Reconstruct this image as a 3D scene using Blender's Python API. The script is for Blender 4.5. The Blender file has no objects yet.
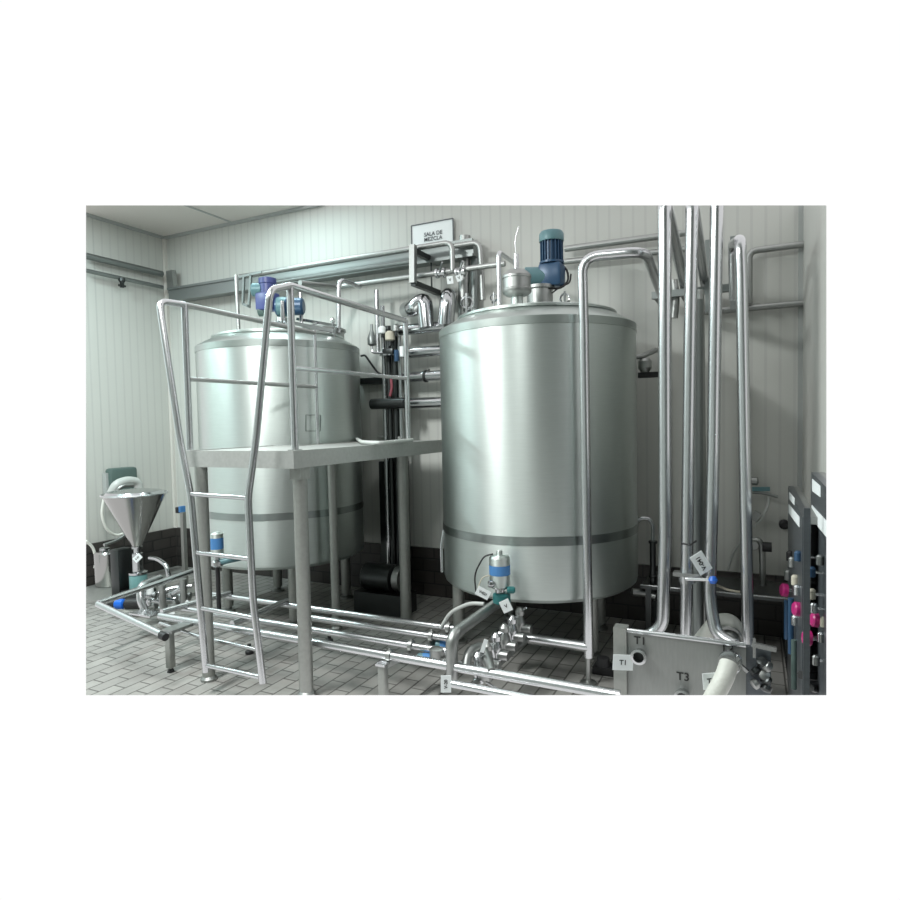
import bpy, bmesh, math, random
from mathutils import Vector, Matrix
random.seed(4)
PI = math.pi

# ---------------------------------------------------------------- camera
F = 620.0
YAW, PITCH, ROLL = .4581, .0438, -.0205
CAM = Vector((0, 0, 1.65))
fwd = Vector((-math.sin(YAW)*math.cos(PITCH), math.cos(YAW)*math.cos(PITCH), -math.sin(PITCH)))
r0 = fwd.cross(Vector((0, 0, 1))).normalized()
u0 = r0.cross(fwd)
RT = math.cos(ROLL)*r0 + math.sin(ROLL)*u0
UP = -math.sin(ROLL)*r0 + math.cos(ROLL)*u0
sc = bpy.context.scene
COL = sc.collection
cd = bpy.data.cameras.new('camera')
cam = bpy.data.objects.new('camera', cd); COL.objects.link(cam)
cd.sensor_width = 36; cd.lens = F/900*36; cd.clip_start = .05
cam.matrix_world = Matrix(((RT.x, UP.x, -fwd.x, CAM.x), (RT.y, UP.y, -fwd.y, CAM.y), (RT.z, UP.z, -fwd.z, CAM.z), (0, 0, 0, 1)))
sc.camera = cam

# ---------------------------------------------------------------- world, lamps, exposure
w = bpy.data.worlds.new('world'); sc.world = w; w.use_nodes = True
w.node_tree.nodes['Background'].inputs[0].default_value = (1, 1, 1, 1)
w.node_tree.nodes['Background'].inputs[1].default_value = 1.02
sc.view_settings.view_transform = 'Standard'; sc.view_settings.look = 'None'
sc.view_settings.exposure = 0; sc.view_settings.gamma = 1; sc.view_settings.use_curve_mapping = False

def area(name, loc, sx, sy, power, rot=(0, 0, 0), color=(1, 1, 1)):
    l = bpy.data.lights.new(name, 'AREA'); l.shape = 'RECTANGLE'; l.size = sx; l.size_y = sy; l.energy = power; l.color = color
    o = bpy.data.objects.new(name, l); COL.objects.link(o); o.location = loc; o.rotation_euler = rot
    return o
area('ceiling_tube_light', (-3.2, 1.5, 3.85), .25, 1.5, 205, (0, 0, 0), (.97, 1, .985))
area('ceiling_tube_light', (-1.4, 1.0, 3.85), .25, 1.5, 48, (0, 0, 0), (.97, 1, .985))
area('ceiling_tube_light', (-5.5, 2.6, 3.85), .2, 1.2, 82, (0, 0, 0), (.78, 1, 1))
area('ceiling_tube_light', (-4.1, 4.5, 3.87), .9, .15, 16, (0, 0, 0), (.75, 1, 1))

# ---------------------------------------------------------------- points from the photograph's lines on real planes
def ray(x, y): return RT*((x-450)/F) + UP*((450-y)/F) + fwd
def P(x, y, X=None, Y=None, z=None, D=None):
    d = ray(x, y)
    if X is not None: t = X/d.x
    elif Y is not None: t = Y/d.y
    elif z is not None: t = (z-CAM.z)/d.z
    else: t = D
    return CAM + d*t
def depth(p): return (Vector(p)-CAM).dot(fwd)

# the model stops where the photograph's view of the plant room stops
X0, X1, Y0, Y1 = 86, 826.4, 205.4, 695.2
def _pl(a, b):
    n = a.cross(b).normalized()
    return n if n.dot(fwd) < 0 else -n
_tl, _tr, _bl, _br = ray(X0, Y0), ray(X1, Y0), ray(X0, Y1), ray(X1, Y1)
SECT = [_pl(_tl, _tr), _pl(_bl, _br), _pl(_tl, _bl), _pl(_tr, _br)]

# ---------------------------------------------------------------- materials
M = {}
def nodes(name):
    m = bpy.data.materials.new(name); m.use_nodes = True
    nt = m.node_tree; return m, nt, nt.nodes['Principled BSDF']
def plain(key, col, rough=.5, metal=0., bump=0., bscale=40., stretch=(1, 1, 1), vary=0., emit=0):
    m, nt, b = nodes(key)
    b.inputs['Base Color'].default_value = (*col, 1); b.inputs['Roughness'].default_value = rough; b.inputs['Metallic'].default_value = metal
    tc = nt.nodes.new('ShaderNodeTexCoord'); mp = nt.nodes.new('ShaderNodeMapping'); mp.inputs['Scale'].default_value = stretch
    nz = nt.nodes.new('ShaderNodeTexNoise'); nz.inputs['Scale'].default_value = bscale; nz.inputs['Detail'].default_value = 3
    nt.links.new(tc.outputs['Object'], mp.inputs[0]); nt.links.new(mp.outputs[0], nz.inputs['Vector'])
    if bump:
        bp = nt.nodes.new('ShaderNodeBump'); bp.inputs['Strength'].default_value = bump; bp.inputs['Distance'].default_value = .004
        nt.links.new(nz.outputs[0], bp.inputs['Height']); nt.links.new(bp.outputs[0], b.inputs['Normal'])
    if vary:
        mx = nt.nodes.new('ShaderNodeMix'); mx.data_type = 'RGBA'
        mx.inputs[6].default_value = (*[c*(1-vary) for c in col], 1); mx.inputs[7].default_value = (*[min(1, c*(1+vary)) for c in col], 1)
        nt.links.new(nz.outputs[0], mx.inputs[0]); nt.links.new(mx.outputs[2], b.inputs['Base Color'])
    M[key] = m; return m
plain('tank_steel', (.60, .65, .625), .48, 1, .08, 9, (1, 1, 14), .05)
plain('band_steel', (.30, .33, .32), .32, 1, .1, 9, (1, 1, 14), .08)
for _k in ('tank_steel', 'band_steel'):      # brushed round the vessel
    _n = M[_k].node_tree; _t = _n.nodes.new('ShaderNodeTangent'); _t.direction_type = 'RADIAL'; _t.axis = 'Z'
    _b = _n.nodes['Principled BSDF']; _b.inputs['Anisotropic'].default_value = .8; _b.inputs['Anisotropic Rotation'].default_value = .25; _n.links.new(_t.outputs[0], _b.inputs['Tangent'])
plain('roof_steel', (.42, .46, .44), .36, 1, .08, 20, vary=.06)
plain('pipe_steel', (.58, .59, .60), .27, 1, .015, 30)
plain('dull_steel', (.36, .37, .36), .42, 1, .12, 30, vary=.1)
plain('deck_steel', (.40, .41, .395), .5, .6, .12, 40, vary=.15)
plain('matt_steel', (.34, .35, .33), .5, .75, .12, 40, vary=.12)
plain('polished_steel', (.5, .51, .52), .17, 1)
plain('dull_polish', (.36, .36, .35), .2, 1)
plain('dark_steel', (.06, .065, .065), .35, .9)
plain('rack_steel', (.22, .24, .235), .4, .8)
plain('blue_paint', (.025, .07, .14), .35, .1)
plain('teal_paint', (.10, .20, .22), .4, .1)
plain('grey_green', (.07, .11, .10), .5)
plain('violet_blue', (.05, .065, .2), .4)
plain('blue_label', (.06, .2, .45), .5)
plain('bright_blue', (.01, .12, .55), .3)
plain('teal_plastic', (.02, .14, .14), .4)
plain('pale_teal', (.16, .34, .34), .4)
plain('white_label', (.78, .82, .82), .6)
plain('white_hose', (.62, .63, .58), .45, 0, .6, 60, (1, 1, 1))
plain('grey_hose', (.45, .47, .45), .4)
plain('cream', (.5, .47, .38), .5)
plain('pink', (.42, .015, .15), .35)
plain('dull_red', (.25, .06, .08), .5)
plain('rubber', (.012, .012, .013), .5)
plain('ink', (.02, .02, .02), .7)
plain('grey_ink', (.12, .13, .14), .7)
plain('cabinet_steel', (.15, .165, .18), .38, .8, .1, 12, (1, 1, 6), .15)
plain('panel_steel', (.30, .31, .30), .45, .7, .1, 14, (6, 1, 1), .1)
plain('ceiling_board', (.62, .60, .56), .7, vary=.03)
plain('cornice', (.36, .38, .37), .6)
plain('rear_wall', (.62, .66, .64), .8)
plain('rear_dark', (.10, .11, .105), .8)

def wall_mat(key, ax):
    m, nt, b = nodes(key)
    tc = nt.nodes.new('ShaderNodeTexCoord'); sp = nt.nodes.new('ShaderNodeSeparateXYZ')
    nt.links.new(tc.outputs['Object'], sp.inputs[0])
    def mt(op, a, v=None):
        n = nt.nodes.new('ShaderNodeMath'); n.operation = op; nt.links.new(a, n.inputs[0])
        if v is not None: n.inputs[1].default_value = v
        return n.outputs[0]
    fr = mt('FRACT', mt('MULTIPLY', sp.outputs[ax], 1/.095))
    rib = mt('LESS_THAN', fr, .2)
    fj = mt('FRACT', mt('MULTIPLY', sp.outputs[ax], 1/1.14))
    jt = mt('LESS_THAN', fj, .012)
    bp = nt.nodes.new('ShaderNodeBump'); bp.inputs['Strength'].default_value = .22; bp.inputs['Distance'].default_value = .005; bp.invert = True
    nt.links.new(rib, bp.inputs['Height']); nt.links.new(bp.outputs[0], b.inputs['Normal'])
    mx = nt.nodes.new('ShaderNodeMix'); mx.data_type = 'RGBA'
    nz = nt.nodes.new('ShaderNodeTexNoise'); nz.inputs['Scale'].default_value = 1.5
    nt.links.new(tc.outputs['Object'], nz.inputs['Vector'])
    mx.inputs[6].default_value = (.50, .51, .48, 1); mx.inputs[7].default_value = (.54, .545, .51, 1)
    nt.links.new(nz.outputs[0], mx.inputs[0])
    m3 = nt.nodes.new('ShaderNodeMix'); m3.data_type = 'RGBA'; m3.inputs[7].default_value = (.48, .485, .46, 1)
    nt.links.new(mx.outputs[2], m3.inputs[6]); nt.links.new(rib, m3.inputs[0])
    m2 = nt.nodes.new('ShaderNodeMix'); m2.data_type = 'RGBA'; m2.inputs[7].default_value = (.45, .46, .435, 1)
    nt.links.new(m3.outputs[2], m2.inputs[6]); nt.links.new(jt, m2.inputs[0]); nt.links.new(m2.outputs[2], b.inputs['Base Color'])
    b.inputs['Roughness'].default_value = .55
    M[key] = m
wall_mat('wall_x', 0); wall_mat('wall_y', 1)

def brick(key, c1, c2, mortar, bw, bh, ms, vec, rough, bump):
    m, nt, b = nodes(key)
    tc = nt.nodes.new('ShaderNodeTexCoord'); sp = nt.nodes.new('ShaderNodeSeparateXYZ'); cb = nt.nodes.new('ShaderNodeCombineXYZ')
    nt.links.new(tc.outputs['Object'], sp.inputs[0])
    nt.links.new(sp.outputs[vec[0]], cb.inputs[0]); nt.links.new(sp.outputs[vec[1]], cb.inputs[1])
    br = nt.nodes.new('ShaderNodeTexBrick'); br.inputs['Scale'].default_value = 1
    br.inputs['Color1'].default_value = (*c1, 1); br.inputs['Color2'].default_value = (*c2, 1); br.inputs['Mortar'].default_value = (*mortar, 1)
    br.inputs['Brick Width'].default_value = bw; br.inputs['Row Height'].default_value = bh; br.inputs['Mortar Size'].default_value = ms
    br.inputs['Mortar Smooth'].default_value = .3
    nt.links.new(cb.outputs[0], br.inputs['Vector'])
    nz = nt.nodes.new('ShaderNodeTexNoise'); nz.inputs['Scale'].default_value = 5; nz.inputs['Detail'].default_value = 5
    nt.links.new(tc.outputs['Object'], nz.inputs['Vector'])
    mx = nt.nodes.new('ShaderNodeMix'); mx.data_type = 'RGBA'; mx.blend_type = 'MULTIPLY'; mx.inputs[0].default_value = .45
    nt.links.new(br.outputs[0], mx.inputs[6]); nt.links.new(nz.outputs[0], mx.inputs[7])
    nt.links.new(mx.outputs[2], b.inputs['Base Color'])
    bp = nt.nodes.new('ShaderNodeBump'); bp.inputs['Strength'].default_value = bump; bp.inputs['Distance'].default_value = .006; bp.invert = True
    nt.links.new(br.outputs[1], bp.inputs['Height']); nt.links.new(bp.outputs[0], b.inputs['Normal'])
    b.inputs['Roughness'].default_value = rough
    M[key] = m
brick('paving', (.36, .352, .33), (.30, .292, .275), (.11, .105, .098), .21, .105, .006, (1, 0), .6, .5)
brick('skirt_x', (.065, .058, .053), (.038, .035, .033), (.02, .02, .02), .24, .12, .007, (0, 2), .45, .4)
brick('skirt_y', (.065, .058, .053), (.038, .035, .033), (.02, .02, .02), .24, .12, .007, (1, 2), .45, .4)

# ---------------------------------------------------------------- mesh helpers
class MB:
    def __init__(s): s.v = []; s.f = []
    def add(s, vs, fs):
        n = len(s.v); s.v += [Vector(v) for v in vs]; s.f += [[i+n for i in f] for f in fs]; return s
    def box(s, a, b, rot=None, at=None):
        x0, y0, z0 = a; x1, y1, z1 = b
        vs = [Vector(p) for p in ((x0, y0, z0), (x1, y0, z0), (x1, y1, z0), (x0, y1, z0), (x0, y0, z1), (x1, y0, z1), (x1, y1, z1), (x0, y1, z1))]
        if rot is not None: vs = [rot @ v for v in vs]
        if at is not None: vs = [v+Vector(at) for v in vs]
        return s.add(vs, [(0, 3, 2, 1), (4, 5, 6, 7), (0, 1, 5, 4), (1, 2, 6, 5), (2, 3, 7, 6), (3, 0, 4, 7)])
    def bar(s, a, b, w, h, up=(0, 0, 1)):            # square section bar from a to b
        a, b = Vector(a), Vector(b); d = (b-a); L = d.length; d.normalize()
        u = Vector(up)
        if abs(u.dot(d)) > .95: u = Vector((0, 1, 0))
        x = d.cross(u).normalized(); y = x.cross(d)
        m = Matrix((x, d, y)).transposed()
        return s.box((-w/2, 0, -h/2), (w/2, L, h/2), m, a)
    def sweep(s, pts, r, fillet=.06, seg=14, cap=True):
        pts = [Vector(p) for p in pts]; path = [pts[0]]
        for i in range(1, len(pts)-1):
            p, a, b = pts[i], pts[i-1], pts[i+1]
            d1 = (a-p); d2 = (b-p); l = min(fillet, d1.length*.48, d2.length*.48)
            d1.normalize(); d2.normalize()
            ang = d1.angle(d2, PI)
            if ang > PI-.02 or l < 1e-4: path.append(p); continue
            q1, q2 = p+d1*l, p+d2*l
            n = 7
            for k in range(n+1):
                t = k/n; path.append(q1*(1-t)**2 + p*2*t*(1-t) + q2*t*t)
        path.append(pts[-1])
        rr = r if isinstance(r, (list, tuple)) else None
        t0 = (path[1]-path[0]).normalized()
        u = t0.orthogonal().normalized(); rings = []
        for i, p in enumerate(path):
            t = (path[min(i+1, len(path)-1)]-path[max(i-1, 0)]).normalized()
            u = (u-t*u.dot(t)).normalized(); v = t.cross(u)
            R_ = r if rr is None else rr[0]+(rr[1]-rr[0])*i/(len(path)-1)
            rings.append([p+(u*math.cos(2*PI*k/seg)+v*math.sin(2*PI*k/seg))*R_ for k in range(seg)])
        vs = [q for rg in rings for q in rg]; fs = []
        for i in range(len(rings)-1):
            for k in range(seg):
                a = i*seg+k; b = i*seg+(k+1) % seg; fs.append((a, b, b+seg, a+seg))
        if cap: fs.append(tuple(reversed(range(seg)))); fs.append(tuple(range(len(vs)-seg, len(vs))))
        return s.add(vs, fs)
    def lathe(s, prof, base, axis=(0, 0, 1), seg=40, cap=True):     # prof: (radius, height along the axis)
        ax = Vector(axis).normalized(); u = ax.orthogonal().normalized() if abs(ax.z) < .99 else Vector((1, 0, 0)); v = ax.cross(u)
        base = Vector(base); vs = []; fs = []
        for r, h in prof:
            for k in range(seg):
                a = 2*PI*k/seg; vs.append(base+ax*h+(u*math.cos(a)+v*math.sin(a))*max(r, 1e-4))
        for i in range(len(prof)-1):
            for k in range(seg):
                a = i*seg+k; b = i*seg+(k+1) % seg; fs.append((a, b, b+seg, a+seg))
        if cap: fs.append(tuple(reversed(range(seg)))); fs.append(tuple(range(len(vs)-seg, len(vs))))
        return s.add(vs, fs)
    def torus(s, c, R_, r, axis=(0, 0, 1), seg=28, rs=8, arc=1.0, start=0., squash=1.):
        ax = Vector(axis).normalized(); u = ax.orthogonal().normalized() if abs(ax.z) < .99 else Vector((1, 0, 0)); v = ax.cross(u)
        pts = [Vector(c)+u*math.cos(start+2*PI*arc*k/seg)*R_+v*math.sin(start+2*PI*arc*k/seg)*R_*squash for k in range(seg+1)]
        return s.sweep(pts, r, 0, rs)
    def build(s, name, mat, parent=None, cut=True, bevel=0.):
        bm = bmesh.new()
        base = parent.matrix_world.translation.copy() if parent is not None else Vector((0, 0, 0))
        # absolute location of the parent chain (Empties and meshes are only translated)
        p = parent; base = Vector((0, 0, 0))
        while p is not None: base += p.location; p = p.parent
        if parent is None:
            zs = min(v.z for v in s.v); n = len(s.v)
            org = Vector((sum(v.x for v in s.v)/n, sum(v.y for v in s.v)/n, zs))
        else: org = base
        bv = [bm.verts.new(v) for v in s.v]
        for f in s.f:
            try: bm.faces.new([bv[i] for i in f])
            except ValueError: pass
        if bevel:
            bmesh.ops.bevel(bm, geom=list(bm.edges), offset=bevel, segments=2, affect='EDGES', profile=.5)
        if cut:
            for n in SECT:
                if any((v.co-CAM).dot(n) > 0 for v in bm.verts):
                    g = bmesh.ops.bisect_plane(bm, geom=list(bm.verts)+list(bm.edges)+list(bm.faces), plane_co=CAM, plane_no=n, clear_outer=True)
                    ce = [e for e in g['geom_cut'] if isinstance(e, bmesh.types.BMEdge)]
                    if ce: bmesh.ops.holes_fill(bm, edges=ce)
        bmesh.ops.recalc_face_normals(bm, faces=bm.faces)
        for v in bm.verts: v.co -= org
        for f in bm.faces: f.smooth = True
        for e in bm.edges:
            if len(e.link_faces) != 2 or e.calc_face_angle(0) > .55: e.smooth = False
        me = bpy.data.meshes.new(name); bm.to_mesh(me); bm.free()
        me.materials.append(M[mat] if isinstance(mat, str) else mat)
        o = bpy.data.objects.new(name, me); COL.objects.link(o)
        if parent is None: o.location = org
        else: o.parent = parent
        return o
def thing(name, loc, label, cat, group=None):
    o = bpy.data.objects.new(name, None); COL.objects.link(o); o.location = loc; o.empty_display_size = .1
    o['label'] = label; o['category'] = cat
    if group: o['group'] = group
    return o
def tag(o, label, cat, group=None):
    o['label'] = label; o['category'] = cat
    if group: o['group'] = group
    return o
def struct(name, mb, mat):
    o = mb.build(name, mat); o['kind'] = 'structure'; return o
def pipe(name, pts, r, label, cat='pipe', mat='pipe_steel', fillet=.08, group=None, seg=16):
    return tag(MB().sweep(pts, r, fillet, seg).build(name, mat), label, cat, group)
def letters(s, c, right, up, size, mat, parent):
    cu = bpy.data.curves.new('t', 'FONT'); cu.body = s; cu.size = size; cu.align_x = 'CENTER'; cu.align_y = 'CENTER'; cu.extrude = .0008; cu.offset = size*.012
    o = bpy.data.objects.new('t', cu); COL.objects.link(o)
    dg = bpy.context.evaluated_depsgraph_get(); me = bpy.data.meshes.new_from_object(o.evaluated_get(dg))
    bpy.data.objects.remove(o)
    right = Vector(right).normalized(); up = Vector(up).normalized(); n = right.cross(up)
    base = Vector((0, 0, 0)); p = parent
    while p is not None: base += p.location; p = p.parent
    for v in me.vertices: v.co = Vector(c)-base+right*v.co.x+up*v.co.y+n*v.co.z
    me.materials.clear(); me.materials.append(M[mat]); me.name = 'lettering'
    t = bpy.data.objects.new('lettering', me); COL.objects.link(t); t.parent = parent
    return t
def hang_tag(px, py, D, ang, w, h, label, text=None, tsize=.02, tang=0, mat='white_label', group=None):
    c = P(px, py, D=D); ca, sa = math.cos(ang), math.sin(ang)
    x = r0*ca+Vector((0, 0, 1))*sa; y = -r0*sa+Vector((0, 0, 1))*ca; n = x.cross(y)
    t = thing('valve_tag', c, label, 'tag', group)
    m = Matrix((x, y, n)).transposed()
    MB().box((-w/2, -h/2, -.002), (w/2, h/2, .002), m, c).build('plate', mat, t)
    if text:
        a2 = ang+tang
        letters(text, c+n*.003, r0*math.cos(a2)+Vector((0, 0, 1))*math.sin(a2), -r0*math.sin(a2)+Vector((0, 0, 1))*math.cos(a2), tsize, 'ink', t)
    return t
def clamp_ring(c, axis, r, parent, mat='polished_steel', name='clamp'):
    mb = MB().lathe([(r*.9, -.012), (r*1.35, -.01), (r*1.35, .01), (r*.9, .012)], c, axis, 20)
    a = Vector(axis).normalized(); q = a.orthogonal().normalized()
    mb.bar(Vector(c)+q*r*1.2, Vector(c)+q*r*2.2, .012, .012)
    return mb.build(name, mat, parent)

# ---------------------------------------------------------------- room shell
XL, YB, XR, ZC = -6.27, 5.2, .307, 3.91
struct('floor', MB().box((XL-.1, 1.5, -.06), (XR+.1, YB+.1, 0)), 'paving')
struct('ceiling', MB().box((XL-.1, 2.4, ZC), (XR+.1, YB+.1, ZC+.08)), 'ceiling_board')
struct('wall_left', MB().box((XL-.1, 3.3, .46), (XL, YB+.1, ZC)), 'wall_y')
struct('wall_back', MB().box((XL, YB, .46), (XR, YB+.1, ZC)), 'wall_x')
struct('wall_right', MB().box((XR, 1.9, .46), (XR+.1, YB+.1, ZC)), 'wall_y')
struct('baseboard_left', MB().box((XL-.1, 3.3, 0), (XL+.03, YB, .46)), 'skirt_y')
struct('baseboard_back', MB().box((XL+.03, YB-.03, 0), (XR-.03, YB+.1, .46)), 'skirt_x')
struct('baseboard_right', MB().box((XR-.03, 1.9, 0), (XR+.1, YB+.1, .46)), 'skirt_y')
struct('trim_1', MB().box((XL, 3.2, ZC-.03), (XL+.03, YB, ZC)), 'cornice')
struct('trim_2', MB().box((XL+.03, YB-.03, ZC-.03), (XR, YB, ZC)), 'cornice')
struct('trim_3', MB().box((XL, YB-.035, .46), (XL+.035, YB, ZC-.03)), 'ceiling_board')
struct('trim_4', MB().box((XR-.03, YB-.03, .46), (XR, YB, ZC-.03)), 'cornice')
struct('trim_5', MB().box((-5.2, 2.4, ZC-.006), (-5.17, YB, ZC)), 'cornice')
# the rest of the same room, around and behind the photographer
def rear(name, a, b, mat='rear_wall', edge=None):
    global SECT
    keep = SECT
    SECT = [] if edge is None else [-_pl(ray(*edge[0]), ray(*edge[1]))]
    o = MB().box(a, b).build(name, mat); o['kind'] = 'structure'
    SECT = keep
rear('wall_front', (-6.4, -3.2, 0), (.7, -3.1, ZC))
rear('wall_left_rear', (XL-.1, -3.1, 0), (XL, 3.1, ZC), edge=((-12, -12), (-12, 912)))
rear('wall_right_rear', (.6, -3.1, 0), (.7, 2.6, ZC), 'rear_dark', ((912, -12), (912, 912)))
rear('ceiling_rear', (XL, -3.1, ZC), (.6, 3.0, ZC+.08), edge=((-12, -12), (912, -12)))
rear('floor_rear', (XL, -3.1, -.06), (.6, 3.0, 0), 'paving', ((-12, 912), (912, 912)))

# ---------------------------------------------------------------- mixing tanks
def tank(cx, cy, r, zb, zs, label, legs, bandz):
    t = thing('mixing_tank', (cx, cy, 0), label, 'tank')
    c = (cx, cy, 0)
    MB().lathe([(.05, zb-.09), (r*.5, zb-.07), (r*.93, zb-.03), (r*.99, zb), (r, zb+.03), (r, zs), (r*.5, zs+.005)], c, seg=96).build('shell', 'tank_steel', t)
    MB().lathe([(r*.99, zs-.002), (r+.004, zs), (r+.004, zs+.05), (r*.99, zs+.06), (r*.80, zs+.135), (r*.5, zs+.15)], c, seg=96).build('shoulder_ring', 'roof_steel', t)
    MB().lathe([(r*.4, zs+.13), (r*.80, zs+.13), (r*.815, zs+.135), (r*.815, zs+.15), (r*.78, zs+.158), (r*.3, zs+.20), (.05, zs+.205)], c, seg=72).build('lid', 'tank_steel', t)
    MB().lathe([(r*.99, bandz), (r+.004, bandz+.002), (r+.004, bandz+.058), (r*.99, bandz+.06)], c, seg=96).build('lower_band', 'band_steel', t)
    for x, y in legs:
        lg = MB().lathe([(.045, .05), (.045, zb+.02)], (x, y, 0), seg=20).build('leg', 'matt_steel', t)
        MB().lathe([(.03, .03), (.03, .05)], (x, y, 0), seg=16).lathe([(.06, 0), (.06, .02), (.03, .03)], (x, y, 0), seg=20).build('foot', 'dull_steel', lg)
    return t
BX, BY, BR = -1.454, 4.417, .71
big = tank(BX, BY, BR, .505, 2.262, 'large stainless steel mixing tank with dark blue gear motor, in the middle of the room', ((-2.0, 4.15), (-1.02, 4.25), (-1.1, 4.85), (-1.85, 4.85)), .855)
SX, SY, SR = -3.83, 4.355, .705
small = tank(SX, SY, SR, .525, 2.287, 'stainless steel mixing tank behind the work platform with a violet-blue agitator motor', ((-3.45, 4.0), (-4.25, 4.05), (-3.5, 4.8), (-4.3, 4.75)), .90)
DB = depth((BX, BY, 2.3)); DS = depth((SX, SY, 2.3))

# fittings on the big tank's roof
zr = 2.262+.185
p = P(517, 300, D=DB-.33)
fc = Vector((p.x, p.y, 0))
k = .0072
can_z = P(517, 297, D=DB-.33).z
MB().lathe([(.045, zr-.08), (.04, can_z+.02)], fc, seg=24).build('filter_neck', 'tank_steel', big)
h = MB().lathe([(.04, 0), (.08, .01), (.096, .025), (.10, .035), (.10, .05), (.095, .055), (.095, .12), (.10, .125), (.10, .14), (.09, .155), (.06, .18), (.02, .188)], (fc.x, fc.y, can_z), seg=40).build('filter_housing', 'dull_steel', big)
MB().lathe([(.018, .19), (.018, .29)], (fc.x, fc.y, can_z), seg=16).sweep([(fc.x, fc.y, can_z+.28), (fc.x-.01, fc.y, can_z+.38), (fc.x+.02, fc.y, can_z+.47)], .0035, .05, 6).build('vent_stem', 'pipe_steel', h)
# agitator drive
def agitator_big():
    b = P(540, 300, D=DB+.02); X, Y = b.x, b.y
    MB().lathe([(.13, zr-.05), (.13, zr-.03), (.095, zr-.025), (.095, P(541, 290, D=DB).z), (.11, P(541, 289, D=DB).z), (.11, P(541, 286, D=DB).z)], (X, Y, 0), seg=36).build('drive_pedestal', 'dull_steel', big)
    g = MB().lathe([(.06, 0), (.085, .01), (.085, .18), (.095, .185), (.095, .2)], P(524, 279, D=DB+.03), r0, seg=28)
    g.build('gearbox', 'teal_paint', big)
    m0 = P(552, 280.5, D=DB)
    gb = MB().box((-.085, -.075, -.05), (.085, .075, .12), None, (m0.x, m0.y, m0.z)).build('gear_head', 'blue_paint', big, bevel=.02)
    m1 = Vector((m0.x, m0.y, m0.z+.12))
    mb = MB().lathe([(.09, 0), (.09, .015), (.068, .02), (.068, .17)], m1, seg=28)
    for i in range(20):
        a = 2*PI*i/20; d = Vector((math.cos(a), math.sin(a), 0))
        mb.bar(m1+d*.066+Vector((0, 0, .095)), m1+d*.084+Vector((0, 0, .095)), .006, .15)
    mot = mb.build('motor', 'blue_paint', big)
    MB().lathe([(.089, .16), (.09, .165), (.09, .215), (.08, .232), (.04, .24)], m1, seg=32).build('fan_cover', 'teal_paint', mot)
    q = P(571, 279, D=DB)
    pts = [P(548, 288, D=DB-.06), P(560, 289, D=DB-.04), P(569, 281, D=DB), P(567, 269, D=DB+.03), P(558, 262, D=DB+.03)]
    MB().sweep(pts, .008, .05, 8).build('cable', 'rubber', big)
    pts = [P(552, 293, D=DB-.08), P(560, 287, D=DB-.05), P(570, 283, D=DB), P(571, 274, D=DB)]
    MB().sweep(pts, .006, .05, 8).build('cable', 'rubber', big)
agitator_big()
def rim_clamp(par, c, s=1.):
    c = Vector(c)
    mb = MB().torus(c+Vector((0, 0, .05*s)), .032*s, .007*s, r0.cross(Vector((0, 0, 1))), 18, 6)
    mb.bar(c+Vector((0, 0, -.06*s)), c+Vector((0, 0, .10*s)), .012*s, .02*s).bar(c-r0*.02*s, c+r0*.03*s+Vector((0, 0, .03*s)), .015, .02*s)
    return mb.build('clamp', 'polished_steel', par)
def on_roof(cx, cy, r, a, z): return (cx+math.cos(a)*r, cy+math.sin(a)*r, z)
def rp(px, D, z): q = P(px, 300, D=D); return (q.x, q.y, z)
rim_clamp(big, P(467, 311, D=DB-.1), 1.25); rim_clamp(big, P(472, 318, D=DB-.2), .9)
rim_clamp(big, P(565, 306, D=DB-.3), 1.); rim_clamp(big, P(494, 303, D=DB+.1), .8)
# level fitting and side elbow on the right of the big tank
mb = MB().sweep([P(636, 523, D=DB), P(640, 518, D=DB), P(650, 519, D=DB-.02), P(653, 525, D=DB-.02), P(653, 545, D=DB-.02)], .014, .04, 10)
mb.build('sample_pipe', 'pipe_steel', big)
mb = MB().lathe([(.022, 0), (.022, .34)], P(653, 587, D=DB-.02), seg=14)
for yy in (542, 576, 590): mb.lathe([(.03, -.01), (.034, 0), (.03, .01)], P(653, yy, D=DB-.02), seg=14)
mb.build('level_probe', 'dark_steel', big)
MB().sweep([P(632, 592, D=DB), P(644, 593, D=DB), P(656, 597, D=DB-.05)], .028, .03, 12).build('drain_stub', 'dull_steel', big)
mb = MB().sweep([P(634, 357, D=DB+.1), P(643, 356, D=DB+.1), P(656, 350, D=DB+.15)], .02, .03, 10)
mb.lathe([(.03, 0), (.05, .03), (.05, .08), (.035, .10)], P(645, 372, D=DB+.1), (0, 0, 1), 20)
mb.build('inlet_valve', 'dull_steel', big)
MB().box((-.07, -.03, -.02), (.09, .03, .02), None, P(648, 375, D=DB+.1)).build('bracket', 'rubber', big)
MB().sweep([P(444, 530, D=DB), P(441.5, 545, D=DB), P(442, 572, D=DB)], .01, .02, 8).build('sensor', 'polished_steel', big)

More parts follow.
